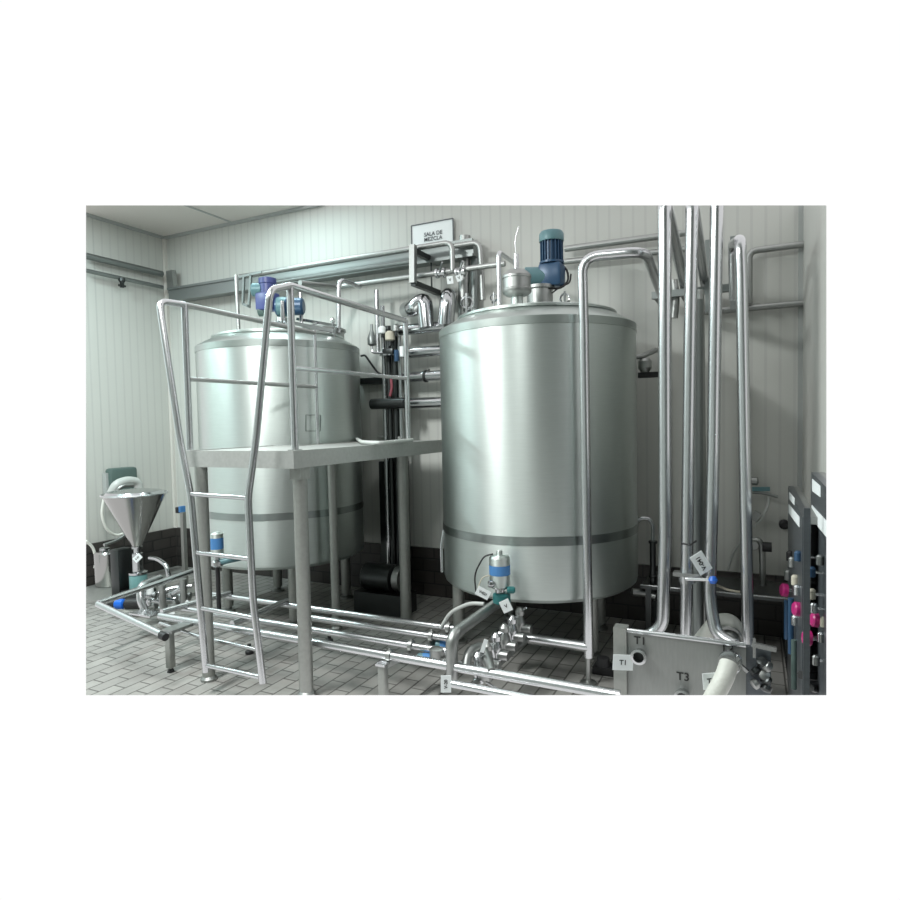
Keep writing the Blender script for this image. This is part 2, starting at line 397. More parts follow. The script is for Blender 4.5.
# fittings on the small tank's roof
zr2 = 2.287+.185
def agitator_small():
    b = P(282, 330, D=DS+.0)
    MB().lathe([(.12, zr2-.06), (.12, zr2-.02), (.05, zr2-.01), (.05, P(284, 318, D=DS).z)], (b.x, b.y, 0), seg=28).build('drive_pedestal', 'tank_steel', small)
    MB().lathe([(.02, 0), (.022, .05), (.02, .2)], P(283, 324, D=DS-.12), (0, 0, 1), 14).lathe([(.03, 0), (.034, .06)], P(283, 333, D=DS-.12), (0, 0, 1), 14).build('shaft_guard', 'polished_steel', small)
    c = P(268, 311, D=DS)
    MB().box((-.08, -.08, 0), (.08, .08, .16), None, c).build('gearbox', 'violet_blue', small, bevel=.02)
    c2 = P(276, 307, D=DS-.02)
    m = MB().lathe([(.07, 0), (.085, .01), (.085, .11), (.06, .12), (.06, .14), (.078, .15), (.078, .235), (.06, .25)], c2, r0, seg=28).build('motor', 'blue_paint', small)
    MB().lathe([(.086, .02), (.088, .03), (.088, .09), (.086, .1)], c2, r0, seg=28).build('terminal_collar', 'teal_paint', m)
    c3 = P(268, 298, D=DS)
    m = MB().lathe([(.07, 0), (.07, .12), (.078, .125), (.078, .17), (.05, .18)], c3, seg=28).build('motor', 'violet_blue', small)
    MB().lathe([(.05, 0), (.06, .01), (.06, .09), (.04, .1)], P(252, 290, D=DS), r0, seg=20).build('fan_cover', 'teal_paint', m)
    MB().lathe([(.03, 0), (.05, .01), (.05, .06), (.03, .07)], P(258, 311, D=DS), r0, seg=20).build('oil_cap', 'grey_green', small)
agitator_small()
# lid frame, manway and clamps
f0, f1 = P(287, 322, D=DS-.15), P(334, 331, D=DS-.22)
mb = MB().bar(f0, f1, .03, .03)
g0, g1 = P(297, 319, D=DS+.15), P(338, 326, D=DS+.05)
mb.bar(g0, g1, .025, .025).bar(f1, g1, .025, .025).bar((f0+f1)/2, (g0+g1)/2, .02, .02)
mb.bar(f0, f0-Vector((0, 0, .1)), .02, .02).bar(f1, f1-Vector((0, 0, .06)), .02, .02).bar(g1, g1-Vector((0, 0, .06)), .02, .02)
mb.build('hinge_frame', 'polished_steel', small)
mw = P(322, 338, D=DS+.05)
mw = Vector((mw.x, mw.y, 2.287+.15))
MB().lathe([(.20, -.02), (.20, .05), (.215, .055), (.215, .075), (.18, .09), (.05, .10)], mw, seg=40).build('manway', 'dull_steel', small)
for px, py in ((333, 321), (341, 331)): rim_clamp(small, P(px, py+3, D=DS+.05), .6)
MB().torus(P(276, 322, D=DS-.1), .04, .006, (0, 0, 1), 16, 6).build('grab_ring', 'polished_steel', small)
# inspection plate on the shell of the small tank
def on_shell(px, py, cx, cy, r):
    d = ray(px, py); a = d.x**2+d.y**2; b = -2*(d.x*cx+d.y*cy); c = cx*cx+cy*cy-r*r
    t = (-b-math.sqrt(max(b*b-4*a*c, 0)))/(2*a); return CAM+d*t
q = [on_shell(x, y, SX, SY, SR+.004) for x, y in ((306, 415), (320.5, 415), (320.5, 431), (306, 431))]
mb = MB()
for i in range(4): mb.bar(q[i], q[(i+1) % 4], .006, .006)
mb.build('plate_frame', 'band_steel', small)

# ---------------------------------------------------------------- work platform with ladder
PF = thing('work_platform', (-2.9, 3.7, 0), 'stainless steel work platform with guard rails and a ladder, in front of the left tank', 'platform')
FLx, FRx, FY, BKY = -3.2, -2.5, 2.92, 4.65
xl0 = -3.32
deck = MB().box((xl0, 2.86, 1.47), (-2.44, 3.66, 1.50)).box((-3.09, 3.66, 1.47), (-2.44, 4.84, 1.50))
deck.build('deck', 'deck_steel', PF)
fr = MB().box((xl0, 2.84, 1.40), (-2.42, 2.86, 1.505)).box((-2.44, 2.86, 1.40), (-2.42, 4.84, 1.505)).box((xl0-.02, 2.84, 1.40), (xl0, 3.68, 1.505)).box((xl0, 3.66, 1.40), (-3.08, 3.68, 1.505)).box((-3.10, 3.68, 1.40), (-3.08, 4.84, 1.505))
fr.build('deck_frame', 'deck_steel', PF)
def plat_leg(x, y, r=.048, collar=False):
    l = MB().lathe([(r, .03), (r, 1.40)], (x, y, 0), seg=24).build('leg', 'matt_steel', PF)
    MB().lathe([(r*1.3, 0), (r*1.3, .015), (r, .03)], (x, y, 0), seg=24).build('foot', 'dull_steel', l)
    if collar: MB().box((x-.042, y-.042, 1.33), (x+.042, y+.042, 1.40)).build('leg_collar', 'matt_steel', l)
plat_leg(-3.21, 2.87, .040); plat_leg(-2.47, 2.95, .043, True); plat_leg(-3.04, 4.02, .034); plat_leg(-2.62, 4.42, .046)
RZ, MZ = 2.49, 2.0
r_ = .02
# guard rails: right side and left side
lst = P(159, 301, Y=2.72); rst = P(270, 290, Y=2.72)
flp = Vector((-3.36, 2.92, 0)); frp = Vector((FRx, 2.95, 0)); brp = Vector((-2.56, 4.42, 0)); blp = Vector((-3.14, 3.98, 0))
def post(p, z): MB().lathe([(r_*1.1, 1.5), (r_*1.1, z)], (p.x, p.y, 0), seg=16).build('rail_post', 'pipe_steel', PF)
for p in (frp, brp): post(p, RZ)
post(flp, RZ-.03)
MB().lathe([(.014, 1.5), (.014, P(311, 332, D=depth(blp)).z)], (blp.x, blp.y, 0), seg=12).build('rail_post', 'pipe_steel', PF)
zbl = P(311, 333, D=depth((blp.x, blp.y, 2.3))).z
MB().sweep([(flp.x, flp.y, RZ-.03), (blp.x, blp.y, zbl)], r_*.9, .05, 14).build('top_rail', 'dull_steel', PF)
MB().sweep([(frp.x, frp.y, RZ), (brp.x, brp.y, RZ)], r_*1.1, .05, 14).build('top_rail', 'pipe_steel', PF)
MB().sweep([(flp.x, flp.y, P(186, 379, D=depth((flp.x, flp.y, 2))).z), (blp.x, blp.y, P(311, 387, D=depth((blp.x, blp.y, 2))).z)], r_*.75, .05, 12).build('mid_rail', 'dull_steel', PF)
MB().sweep([(frp.x, frp.y, 2.0), (brp.x, brp.y, 2.02)], r_*.75, .05, 12).build('mid_rail', 'pipe_steel', PF)
for q_ in (brp, blp, frp): MB().box((-.03, -.03, 0), (.03, .03, .008), None, (q_.x, q_.y, 1.5)).build('post_flange', 'dull_steel', PF)
# ladder
LY = 2.70
lad = MB().sweep([(flp.x, flp.y, RZ-.03), (lst.x, lst.y, lst.z), P(180, 440, Y=2.72), P(191, 497, Y=LY), P(196, 556, Y=LY), P(206, 672, Y=LY)], .021, .06, 14).build('ladder', 'pipe_steel', PF)
MB().sweep([(frp.x, frp.y, RZ), (rst.x, rst.y, rst.z), P(256, 440, Y=2.72), P(248, 497, Y=LY), P(253, 600, Y=LY), P(263, 683, Y=LY)], .021, .06, 14).build('stile', 'pipe_steel', lad)
for a, b in (((191, 494), (248, 498)), ((196, 552.5), (251, 559)), ((201, 608), (254, 618)), ((205, 665), (260, 677))):
    MB().sweep([P(*a, Y=LY), P(*b, Y=LY)], .014, .02, 12).build('rung', 'pipe_steel', lad)
pipe('air_hose', [P(412, 440, z=1.52), P(380, 443, z=1.52), P(362, 442, z=1.52), P(354, 437, z=1.53), P(362, 436, z=1.53), P(400, 438, z=1.52)], .014, 'pale grey hose lying on the platform deck beside the left tank', 'hose', 'grey_hose', .08)

# ---------------------------------------------------------------- overhead pipe rack along the back wall
RY = 4.85
def Q(x, y, Y=RY): return P(x, y, Y=Y)
# cable tray on the back wall, left of the bracket
a = Q(161, 299, 5.05); b = Q(236, 288, 5.05)
tray = MB()
def flat(mb, pts, Y, dy):
    q = [P(x, y, Y=Y) for x, y in pts]; n = len(q)
    vs = q+[v+Vector((0, dy, 0)) for v in q]
    fs = [tuple(range(n)), tuple(reversed(range(n, 2*n)))]+[(i, (i+1) % n, (i+1) % n+n, i+n) for i in range(n)]
    return mb.add(vs, fs)
tz0, tz1 = P(300, 268, Y=5.0).z, P(300, 281, Y=5.0).z
mb = MB().box((-6.0, 5.0, tz1), (-2.2, 5.15, tz0)); mb.box((-6.0, 4.98, tz0-.012), (-2.2, 5.0, tz0+.012)).box((-6.0, 4.98, tz1-.012), (-2.2, 5.0, tz1+.012))
tag(mb.build('cable_tray', 'rack_steel'), 'long grey cable tray running along the back wall above the tanks', 'cable tray')
zA = P(408, 249, Y=4.82).z
pipe('overhead_pipe', [(P(240, 275, Y=4.82).x, 4.82, zA), (P(452, 240, Y=4.82).x, 4.82, zA), (P(452.5, 268, Y=4.82).x, 4.82, P(452.5, 271, Y=4.82).z)], .022, 'upper overhead steel pipe bending down right of the wall sign', mat='dull_steel')
pipe('overhead_pipe', [P(455, 246, Y=4.95), P(480, 242, Y=4.95), P(483, 300, Y=4.95)], .024, 'overhead steel pipe turning down behind the lid of the large tank', mat='dull_steel')
zB = P(400, 254, Y=4.9).z
pipe('overhead_pipe', [(P(255, 283, Y=4.9).x, 4.9, zB-.08), (P(410, 262, Y=4.9).x, 4.9, zB-.08)], .022, 'overhead steel pipe running against the lower edge of the cable tray', mat='rack_steel')
zC_ = P(420, 275.5, Y=4.85).z
pipe('overhead_pipe', [P(300, 283, Y=4.35), (P(338, 291, Y=4.85).x, 4.85, zC_), (P(505, 264, Y=4.85).x, 4.85, zC_)], .024, 'lowest overhead steel pipe crossing behind both tanks with a clamp pair', mat='dull_steel')
pipe('riser_pipe', [P(360, 287, Y=4.85), P(339, 279, Y=4.55), P(338.5, 333, Y=4.55)], .02, 'thin steel riser standing on the lid of the left tank, right of its manway', group=None)
pipe('riser_pipe', [P(236, 275, D=DS+.3), P(239, 338, D=DS+.3)], .018, 'thin steel riser at the left of the left tank lid', mat='dull_steel')
pipe('riser_pipe', [P(300, 286, D=DS+.1), P(301.5, 324, D=DS+.1)], .018, 'short steel riser between the platform corner post and the left tank lid')
pipe('riser_pipe', [P(517, 265, D=DB+.3), P(499, 252, D=DB-.05), P(498.5, 262, D=DB-.05), P(499.5, 306, D=DB-.05)], .017, 'thin steel riser bending over left of the filter on the large tank')
# U bracket beside the small motor and left rack bracket
br_ = MB()
for pts in ([(244, 277), (243, 304)], [(251, 275), (249, 307)], [(243, 304), (250, 307)], [(240, 277), (262, 272)]):
    br_.bar(Q(*pts[0], 4.8), Q(*pts[1], 4.8), .022, .022)
tag(br_.build('pipe_bracket', 'rack_steel'), 'narrow grey U bracket hanging left of the violet-blue motor', 'bracket')
# big C bracket
t = thing('pipe_bracket', Q(413, 265, 4.72), 'C shaped steel bracket holding the overhead pipes below the wall sign', 'bracket')
v0, v1 = Q(413, 245, 4.72), Q(413, 283, 4.72)
MB().bar(v0, v1, .05, .05).build('upright', 'dull_steel', t)
MB().bar((v1.x, v1.y, v1.z), (v1.x, 5.2, v1.z), .045, .045).build('arm', 'dark_steel', t)
MB().bar((v0.x, v0.y, v0.z-.05), (v0.x, 5.2, v0.z-.05), .045, .045).build('arm', 'dark_steel', t)
MB().sweep([(v0.x, 5.05, v0.z-.05), (v0.x, 5.05, v1.z)], .008, .02, 8).build('tie_rod', 'dark_steel', t)
# clamp pair in the lowest overhead pipe and its tags
for px, py, lab in ((441, 273, 'polished clamp valve on the lowest overhead pipe, left one of the pair'), (461, 272, 'polished clamp valve on the lowest overhead pipe, right one of the pair')):
    c = P(px, py, Y=4.84); o = thing('clamp_valve', c, lab, 'valve', 'clamp valves on the overhead pipe')
    MB().lathe([(.024, -.05), (.042, -.045), (.042, -.025), (.03, -.02), (.03, .02), (.042, .025), (.042, .045), (.024, .05)], c, (1, 0, 0), 20).build('body', 'pipe_steel', o)
    MB().bar(c+Vector((0, -.03, 0)), c+Vector((.05, -.07, .07)), .012, .016).build('handle', 'polished_steel', o)
hang_tag(450, 280, 4.9, .1, .05, .06, 'small white tag under the left clamp valve of the overhead pipe', 'V', .03)
hang_tag(459, 278, 4.9, .35, .045, .05, 'small white tag under the right clamp valve of the overhead pipe', 'V', .03)

# left-wall pipes and valve
def WL(x, y): return P(x, y, X=-6.19)
zp1, zp2 = P(120, 264, X=-6.19).z, P(120, 278, X=-6.19).z
pipe('wall_pipe', [(-6.19, 3.5, zp1), (-6.19, 5.08, zp1)], .034, 'upper and thicker of two pipes along the left wall below the ceiling', mat='rack_steel')
pipe('wall_pipe', [(-6.19, 3.5, zp2), (-6.19, 5.08, zp2)], .022, 'lower and thinner of two pipes along the left wall below the ceiling', mat='rack_steel')
c = P(122, 283, X=-6.17)
tag(MB().lathe([(.02, 0), (.035, .02), (.035, .05), (.015, .06)], c, (0, 0, 1), 14).bar(c, c+Vector((0, .0, -.05)), .03, .03).bar(c+Vector((0, -.04, -.03)), c+Vector((0, .04, -.03)), .02, .02).build('drain_valve', 'dark_steel'), 'small dark valve under the pipes on the left wall', 'valve')
c0, c1 = P(171, 271, Y=5.1), P(173, 293, Y=5.1)
tag(MB().bar(c0, c1, .10, .06).build('junction_box', 'dull_steel'), 'small upright grey box in the corner where the left-wall pipes end', 'box')

# sign
s0, s1, s2 = P(411.5, 226, Y=5.17), P(453, 219, Y=5.17), P(411.5, 252, Y=5.17)
sg = thing('wall_sign', ((s0.x+s1.x)/2, 5.17, s2.z), 'white rectangular sign with two lines of capitals on the back wall', 'sign')
MB().box((s0.x, 5.17, s2.z), (s1.x, 5.185, s0.z)).build('board', 'white_label', sg)
fm = MB()
for a, b in (((s0.x, s0.z), (s1.x, s0.z)), ((s0.x, s2.z), (s1.x, s2.z)), ((s0.x, s0.z), (s0.x, s2.z)), ((s1.x, s0.z), (s1.x, s2.z))):
    fm.bar((a[0], 5.168, a[1]), (b[0], 5.168, b[1]), .009, .009)
fm.build('frame', 'grey_ink', sg)
letters('SALA DE', (P(433, 233.5, Y=5.165)), (1, 0, 0), (0, 0, 1), .05, 'grey_ink', sg)
letters('MEZCLA', (P(433, 238.6, Y=5.165)), (1, 0, 0), (0, 0, 1), .05, 'grey_ink', sg)

# ---------------------------------------------------------------- pipes between the two tanks
def hp(y0, xa, xb, r, label, Y=5.05, mat='polished_steel', y1=None):
    a = P(xb, y0, Y=Y); b = P(xa, y0, Y=Y)
    return pipe('product_pipe', [(b.x, Y, a.z), (a.x, Y, a.z)], r, label, mat=mat)
hp(326, 400, 446, .05, 'polished horizontal pipe under the two elbows, topmost of the stack between the tanks', 5.02)
hp(350, 404, 446, .05, 'polished horizontal pipe, second from the top between the tanks', 5.02)
o = hp(375, 395, 446, .048, 'polished horizontal pipe with a clamped joint, third from the top between the tanks', 5.02, 'polished_steel')
cc = P(426, 375, Y=5.02); clamp_ring((cc.x, 5.02, P(446, 375, Y=5.02).z), (1, 0, 0), .042, None, 'dark_steel', 'pipe_clamp')
bpy.data.objects['pipe_clamp']['label'] = 'dark clamp ring round the third polished pipe between the tanks'; bpy.data.objects['pipe_clamp']['category'] = 'clamp'
hp(402, 404, 446, .05, 'dark shiny horizontal pipe, lowest and longest of the stack between the tanks', 5.02, 'polished_steel')
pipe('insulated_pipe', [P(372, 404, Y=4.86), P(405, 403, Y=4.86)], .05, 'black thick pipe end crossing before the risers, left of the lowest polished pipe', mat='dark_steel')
pipe('steel_elbow', [P(407, 310, Y=5.08), P(413, 309, Y=4.95), P(424, 299, Y=4.95), P(427, 328, Y=4.95)], .075, 'fat polished elbow left of the large tank, the left one of two', 'elbow', 'polished_steel', .11, seg=24)
pipe('steel_elbow', [P(449, 299, Y=5.12), P(448, 294, Y=4.92), P(446, 325, Y=4.92)], .072, 'fat polished elbow left of the large tank, the right one of two', 'elbow', 'polished_steel', .11, seg=24)
vs_ = [(376.5, 290, 352, .022, 'pipe_steel', 'bright thin vertical pipe, leftmost of the risers between the tanks'),
       (382.5, 306, 470, .02, 'polished_steel', 'vertical pipe with a knobbed top, second of the risers between the tanks'),
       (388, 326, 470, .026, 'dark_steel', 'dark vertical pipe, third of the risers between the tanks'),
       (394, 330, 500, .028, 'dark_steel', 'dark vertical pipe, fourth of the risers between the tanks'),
       (399, 336, 520, .02, 'polished_steel', 'bright vertical pipe, rightmost of the risers between the tanks')]
for i, (px, ya, yb, r, mt, lab) in enumerate(vs_):
    a = P(px, ya, Y=4.93); b = P(px, yb, Y=4.93); zb_ = b.z if i == 0 else .0
    pipe('riser_pipe', [(a.x, 4.93, a.z), (a.x, 4.93, zb_)], r, lab, mat=mt)
pipe('riser_pipe', [P(465, 236, Y=5.1), P(463, 330, Y=5.1)], .05, 'thick pale vertical pipe rising behind the left rim of the large tank', mat='dull_steel')
pipe('riser_pipe', [P(475, 242, Y=5.12), P(474, 330, Y=5.12)], .035, 'second vertical pipe rising behind the left rim of the large tank', mat='rack_steel')
# safety valve & regulator heads among the risers
c = P(372, 346, Y=4.9)
t = thing('safety_valve', c, 'dark bottle-shaped safety valve left of the risers between the tanks', 'valve')
MB().lathe([(.02, 0), (.04, .015), (.042, .07), (.03, .10), (.014, .15), (.012, .2)], c, seg=20).build('body', 'rack_steel', t)
MB().sweep([c, c+Vector((0, 0, -.06)), c+Vector((.1, 0, -.07)), c+Vector((.17, 0, -.07))], .012, .03, 8).build('inlet_pipe', 'pipe_steel', t)
for px, py, s, mt, lab in ((382, 330, .035, 'white_label', 'pale round gauge on the risers, upper left of the valve group'), (390, 336, .045, 'cream', 'cream actuator head in the middle of the valve group between the tanks'), (396, 328, .035, 'dull_steel', 'grey actuator head at the top right of the valve group between the tanks')):
    c = P(px, py, Y=4.85)
    t = thing('actuator_head', c, lab, 'valve')
    MB().lathe([(s*.5, -s), (s, -s*.8), (s, s*.6), (s*.5, s)], c, seg=18).build('housing', mt, t)
    MB().lathe([(s*.4, -s*2), (s*.4, -s)], c, seg=12).build('stem', 'dark_steel', t)
c = P(390, 352, Y=4.85)
t = thing('valve_manifold', c, 'dark valve block with a bright flange clamped to the risers between the tanks', 'valve')
MB().box((-.06, -.04, -.03), (.05, .04, .03), None, c).build('block', 'dark_steel', t, bevel=.008)
MB().lathe([(.07, 0), (.07, .012)], P(387, 356, Y=4.85), seg=24).build('flange', 'polished_steel', t)
MB().lathe([(.022, -.05), (.022, .05)], c+Vector((.08, -.02, -.04)), seg=14).build('actuator', 'blue_paint', t)
MB().lathe([(.025, -.05), (.025, .04)], c+Vector((.13, 0, .0)), seg=14).build('actuator', 'white_label', t)
pipe('cable', [P(361, 356, Y=4.9), P(365, 355, Y=4.9), P(377, 372, Y=4.9), P(384, 376, Y=4.9)], .01, 'thin black cable dropping from the left tank to the risers', 'cable', 'rubber', .03)
o = pipe('cable', [P(391, 378, Y=4.84), P(392, 388, Y=4.84), P(390, 396, Y=4.84)], .012, 'short dull red hose hanging in front of the dark risers', 'hose', 'dull_red', .03)
tag(MB().box((-.22, -.05, -.03), (.3, .1, .03), None, P(375, 381, Y=5.1)).build('pipe_support', 'dark_steel'), 'dark horizontal wall rail behind the risers, right of the left tank', 'rail')
# pump set in the dark below the platform
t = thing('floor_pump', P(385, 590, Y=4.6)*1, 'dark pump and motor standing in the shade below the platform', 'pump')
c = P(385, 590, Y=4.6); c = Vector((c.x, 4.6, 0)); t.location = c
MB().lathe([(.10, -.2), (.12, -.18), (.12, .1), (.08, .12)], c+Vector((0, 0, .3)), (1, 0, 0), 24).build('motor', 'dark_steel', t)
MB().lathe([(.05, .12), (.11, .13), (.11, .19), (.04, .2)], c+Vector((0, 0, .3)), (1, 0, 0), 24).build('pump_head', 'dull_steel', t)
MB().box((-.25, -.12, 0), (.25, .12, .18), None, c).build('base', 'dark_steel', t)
tag(MB().box((-.12, -.1, 0), (.1, .1, 1.30), None, (-3.08, 5.05, 0)).build('shade_box', 'dark_steel', bevel=.01), 'dark box added against the back wall to stand in for the shade below the platform', 'cabinet')  # added dark box, stands in for deep shade behind the risers

# ---------------------------------------------------------------- long pipes on the right
pipe('pipe_loop', [P(588.5, 657, Y=3.80), P(584, 330, Y=3.80), P(582, 257, Y=3.80), P(645, 251, Y=3.80), P(662, 296, Y=4.75)], .030, 'tall bent steel pipe rising in front of the right half of the large tank', fillet=.11)
c = P(588, 657, Y=3.80)
tag(MB().lathe([(.05, 0), (.05, .01), (.016, .02), (.016, c.z)], (c.x, c.y, 0), seg=16).build('support_stand', 'dull_steel'), 'thin foot stand under the tall bent pipe before the large tank', 'support')
trio = [(663.5, 661, 626, 'leftmost of three thick vertical steel pipes rising from behind the port panel', True),
        (691, 688.5, 640, 'middle one of three thick vertical steel pipes, with the lettered tag', True),
        (716, 710, 600, 'rightmost of three thick vertical steel pipes, running past the top of the picture', False)]
YT = 3.72
a = P(664, 211, Y=YT)
pts = [P(640, 640, Y=YT), P(662.5, 628, Y=YT), P(665.5, 540, Y=YT), P(664.5, 199, Y=YT), P(686, 290, Y=4.95)]
pipe('vertical_pipe', pts, .036, trio[0][3], fillet=.07)
pts = [P(685.5, 660, Y=YT), P(688.5, 450, Y=YT), P(692, 199, Y=YT), P(705, 285, Y=4.95)]
pipe('vertical_pipe', pts, .034, trio[1][3], fillet=.07)
pts = [P(735, 645, Y=YT-.1), P(716, 634, Y=YT-.05), P(709.5, 600, Y=YT), P(713.5, 450, Y=YT), P(717, 180, Y=YT)]
pipe('vertical_pipe', pts, .034, trio[2][3], fillet=.12)
pts = [P(734, 300, Y=4.6), P(733, 244, Y=4.5), P(740, 240, Y=YT), P(741.5, 270, Y=YT), P(748, 645, Y=YT)]
pipe('vertical_pipe', pts, .031, 'fourth tall steel pipe from the left at right, its top bent back to the wall', fillet=.08)
pipe('rear_pipe', [P(700, 290, Y=4.5), (P(704, 640, Y=4.5).x, 4.5, 0)], .026, 'grey vertical pipe seen behind the middle and right thick pipes', mat='dull_steel')
pipe('rear_pipe', [P(696, 300, Y=4.3), (P(697, 640, Y=4.3).x, 4.3, 0)], .042, 'thick dull grey stand pipe behind the tagged pipe', mat='rack_steel')
# wall pipes at upper right
pipe('wall_pipe', [P(565, 249, Y=5.1), P(688, 232.5, Y=5.1)], .026, 'upper of two thin pipes on the back wall right of the blue motor', mat='dull_steel')
pipe('wall_pipe', [P(558, 262.5, Y=5.1), P(712, 246.5, Y=5.1)], .024, 'lower of two thin pipes on the back wall right of the blue motor', mat='dull_steel')
z1, z2 = P(790, 246, Y=5.12).z, P(790, 304, Y=5.12).z
xa = P(749, 260, Y=5.12).x
pipe('wall_pipe', [(XR, 5.12, z1), (xa, 5.12, z1), (xa, 5.12, z2+.03)], .024, 'thin pipe ending at the right corner, upper one with a downward bend', mat='dull_steel', fillet=.06)
pipe('wall_pipe', [(XR, 5.14, z2), (P(700, 310, Y=5.14).x, 5.14, z2)], .024, 'thin horizontal pipe ending at the right corner, lower one', mat='dull_steel')
# wall support frame
t = thing('pipe_support', P(695, 300, Y=4.9), 'steel support frame holding the bent pipes on the back wall at right', 'bracket')
z3 = P(700, 291, Y=4.85).z
xa, xb = P(652, 293, Y=4.85).x, P(737, 288, Y=4.85).x
MB().bar((xa, 4.85, z3), (xb, 4.85, z3), .05, .05).build('crossbar', 'rack_steel', t)
for px in (656, 683, 708, 733):
    x = P(px, 291, Y=4.85).x
    MB().bar((x, 4.88, z3), (x, 5.2, z3), .04, .04).build('arm', 'dark_steel', t)
for px in (708, 733):
    x = P(px, 291, Y=4.85).x
    MB().bar((x, 4.84, z3+.35), (x, 4.84, z3-.16), .035, .035).build('upright', 'rack_steel', t)
pipe('stub_pipe', [P(674, 280, Y=4.9), P(676, 300, Y=4.9), P(674, 318, Y=4.9)], .028, 'short steel stub pipe hanging below the right wall frame', mat='dull_steel')

# V-041 tag and handle valve
hang_tag(701, 563, 3.36, -1.02, .115, .075, 'white tag lettered V-041 tied to the middle thick pipe', 'V-041', .034, PI)
pipe('tie_wrap', [P(682, 543.5, Y=3.69), P(690, 545, Y=3.685), P(696, 541, Y=3.62)], .005, 'black tie fixing the lettered tag to the middle thick pipe', 'tie', 'rubber', .01)
c = P(687, 577, Y=3.70)
t = thing('ball_valve', c, 'steel ball valve with a long lever and a blue knob on the middle thick pipe', 'valve')
MB().lathe([(.045, -.03), (.045, .03)], c, seg=22).box((-.07, -.03, .0), (.08, .03, .022), None, c+Vector((0, -.02, .01))).build('collar', 'pipe_steel', t)
a_, b_ = c+Vector((0, -.05, 0)), P(713, 580, Y=3.58)
MB().sweep([a_, b_], .009, .02, 10).build('lever', 'pipe_steel', t)
MB().lathe([(.002, -.022), (.015, -.018), (.024, 0), (.015, .018), (.002, .022)], b_, seg=20).build('knob', 'bright_blue', t)

# ---------------------------------------------------------------- port panel, bottom right
PY = 3.16
pn = thing('port_panel', P(690, 680, Y=PY), 'steel swing-bend panel lettered T1, T2 and T3 at the bottom right', 'panel')
tl, trr = P(627, 632, Y=PY), P(746, 643, Y=PY)
zt = (tl.z+trr.z)/2
MB().box((tl.x, PY, .1), (trr.x, PY+.03, zt)).build('face_plate', 'panel_steel', pn)
MB().sweep([(tl.x, PY+.0, zt), (trr.x, PY+.0, zt)], .012, .01, 10).build('top_edge', 'pipe_steel', pn)
pl = P(614, 626, Y=PY)
MB().box((pl.x, PY-.02, .0), (P(627, 630, Y=PY).x, PY+.05, pl.z)).build('side_post', 'matt_steel', pn)
pr = P(771, 647, Y=PY)
MB().box((trr.x, PY+.01, .0), (pr.x, PY+.04, zt-.01)).build('end_plate', 'cabinet_steel', pn)
def port(px, py, r, dark=True):
    c = P(px, py, Y=PY)
    q = MB().lathe([(r, 0), (r, .03), (r*1.25, .035), (r*1.25, .05), (r*.85, .052), (r*.8, .01)], (c.x, PY, c.z), (0, -1, 0), 26, cap=False).build('port', 'pipe_steel', pn)
    if dark: MB().lathe([(r*.82, .012), (r*.82, .014)], (c.x, PY, c.z), (0, -1, 0), 24).build('port_opening', 'rubber', q)
port(640, 654, .031); port(683, 694, .03); port(730, 663, .034, False)
letters('T1', P(640, 641, Y=PY-.003), (1, 0, 0), (0, 0, 1), .055, 'ink', pn)
letters('T2', P(727, 648, Y=PY-.003), (1, 0, 0), (0, 0, 1), .055, 'ink', pn)
letters('T3', P(683, 677, Y=PY-.003), (1, 0, 0), (0, 0, 1), .055, 'ink', pn)
hang_tag(623, 662.5, depth((tl.x, PY-.06, .4)), -.06, .10, .078, 'white square tag on the left post of the port panel', 'T1', .035)
hang_tag(711, 681, depth((trr.x, PY-.04, .4))-.02, .08, .075, .075, 'white tag behind the hose on the port panel', 'T2', .035)
hang_tag(663, 697, depth((-.6, PY-.04, .4)), 0, .11, .04, 'white tag cut off at the bottom of the port panel')
# clamp & hose on port T2
cA = P(730, 662, Y=PY-.06)
t = thing('hose_clamp', cA, 'polished wing clamp joining the white hose to the port panel', 'clamp')
MB().lathe([(.04, -.015), (.052, -.012), (.052, .012), (.04, .015)], cA, (0, -1, 0), 22).build('ring', 'polished_steel', t)
MB().bar(cA+Vector((.04, -.01, 0)), P(748, 672, Y=PY-.08), .012, .014).build('wing_nut', 'polished_steel', t)
MB().bar(cA+Vector((.03, -.01, .02)), P(740, 657, Y=PY-.08), .014, .02).build('bolt', 'polished_steel', t)
pipe('white_hose', [P(729, 664, Y=PY-.07), P(724, 679, Y=PY-.13), P(712, 700, Y=PY-.16), P(705, 715, Y=PY-.18)], .042, 'thick white hose leaving the front of the port panel downwards', 'hose', 'white_hose', .08, seg=20)
pipe('white_hose', [P(684, 664, Y=3.9), P(702, 641, Y=3.9), P(716, 623, Y=3.9), P(731, 621, Y=3.9), P(737, 636, Y=3.9), P(737, 662, Y=3.9)], .05, 'thick white hose arched behind the port panel', 'hose', 'white_hose', .09, seg=20)
c = P(729, 640, Y=3.83)
tag(MB().lathe([(.03, -.05), (.055, -.04), (.06, 0), (.055, .03), (.03, .05)], c, (0, 0, 1), 18).torus(c, .07, .012, (0, 1, 0), 18, 6).build('hose_coupling', 'dull_steel'), 'grey steel coupling inside the arch of the white hose', 'coupling')
# valve body at the panel's right end
c = P(764, 648, Y=PY-.03)
t = thing('end_valve', c, 'small steel valve with a cross handle at the right end of the port panel', 'valve')
MB().bar(c+Vector((-.05, 0, .01)), c+Vector((.05, 0, 0)), .02, .02).bar(c+Vector((-.04, 0, .04)), c+Vector((-.04, 0, -.05)), .012, .012).build('cross_handle', 'pipe_steel', t)
for i in range(7):
    q = P(762+7*math.sin(i*2.2), 662+i*4.4, Y=PY-.03)
    MB().lathe([(.012, -.015), (.024, -.01), (.024, .01), (.012, .015)], q, (math.sin(i), -.6, math.cos(i*1.7)), 12).build('fitting', 'dull_steel' if i % 2 else 'dark_steel', t)

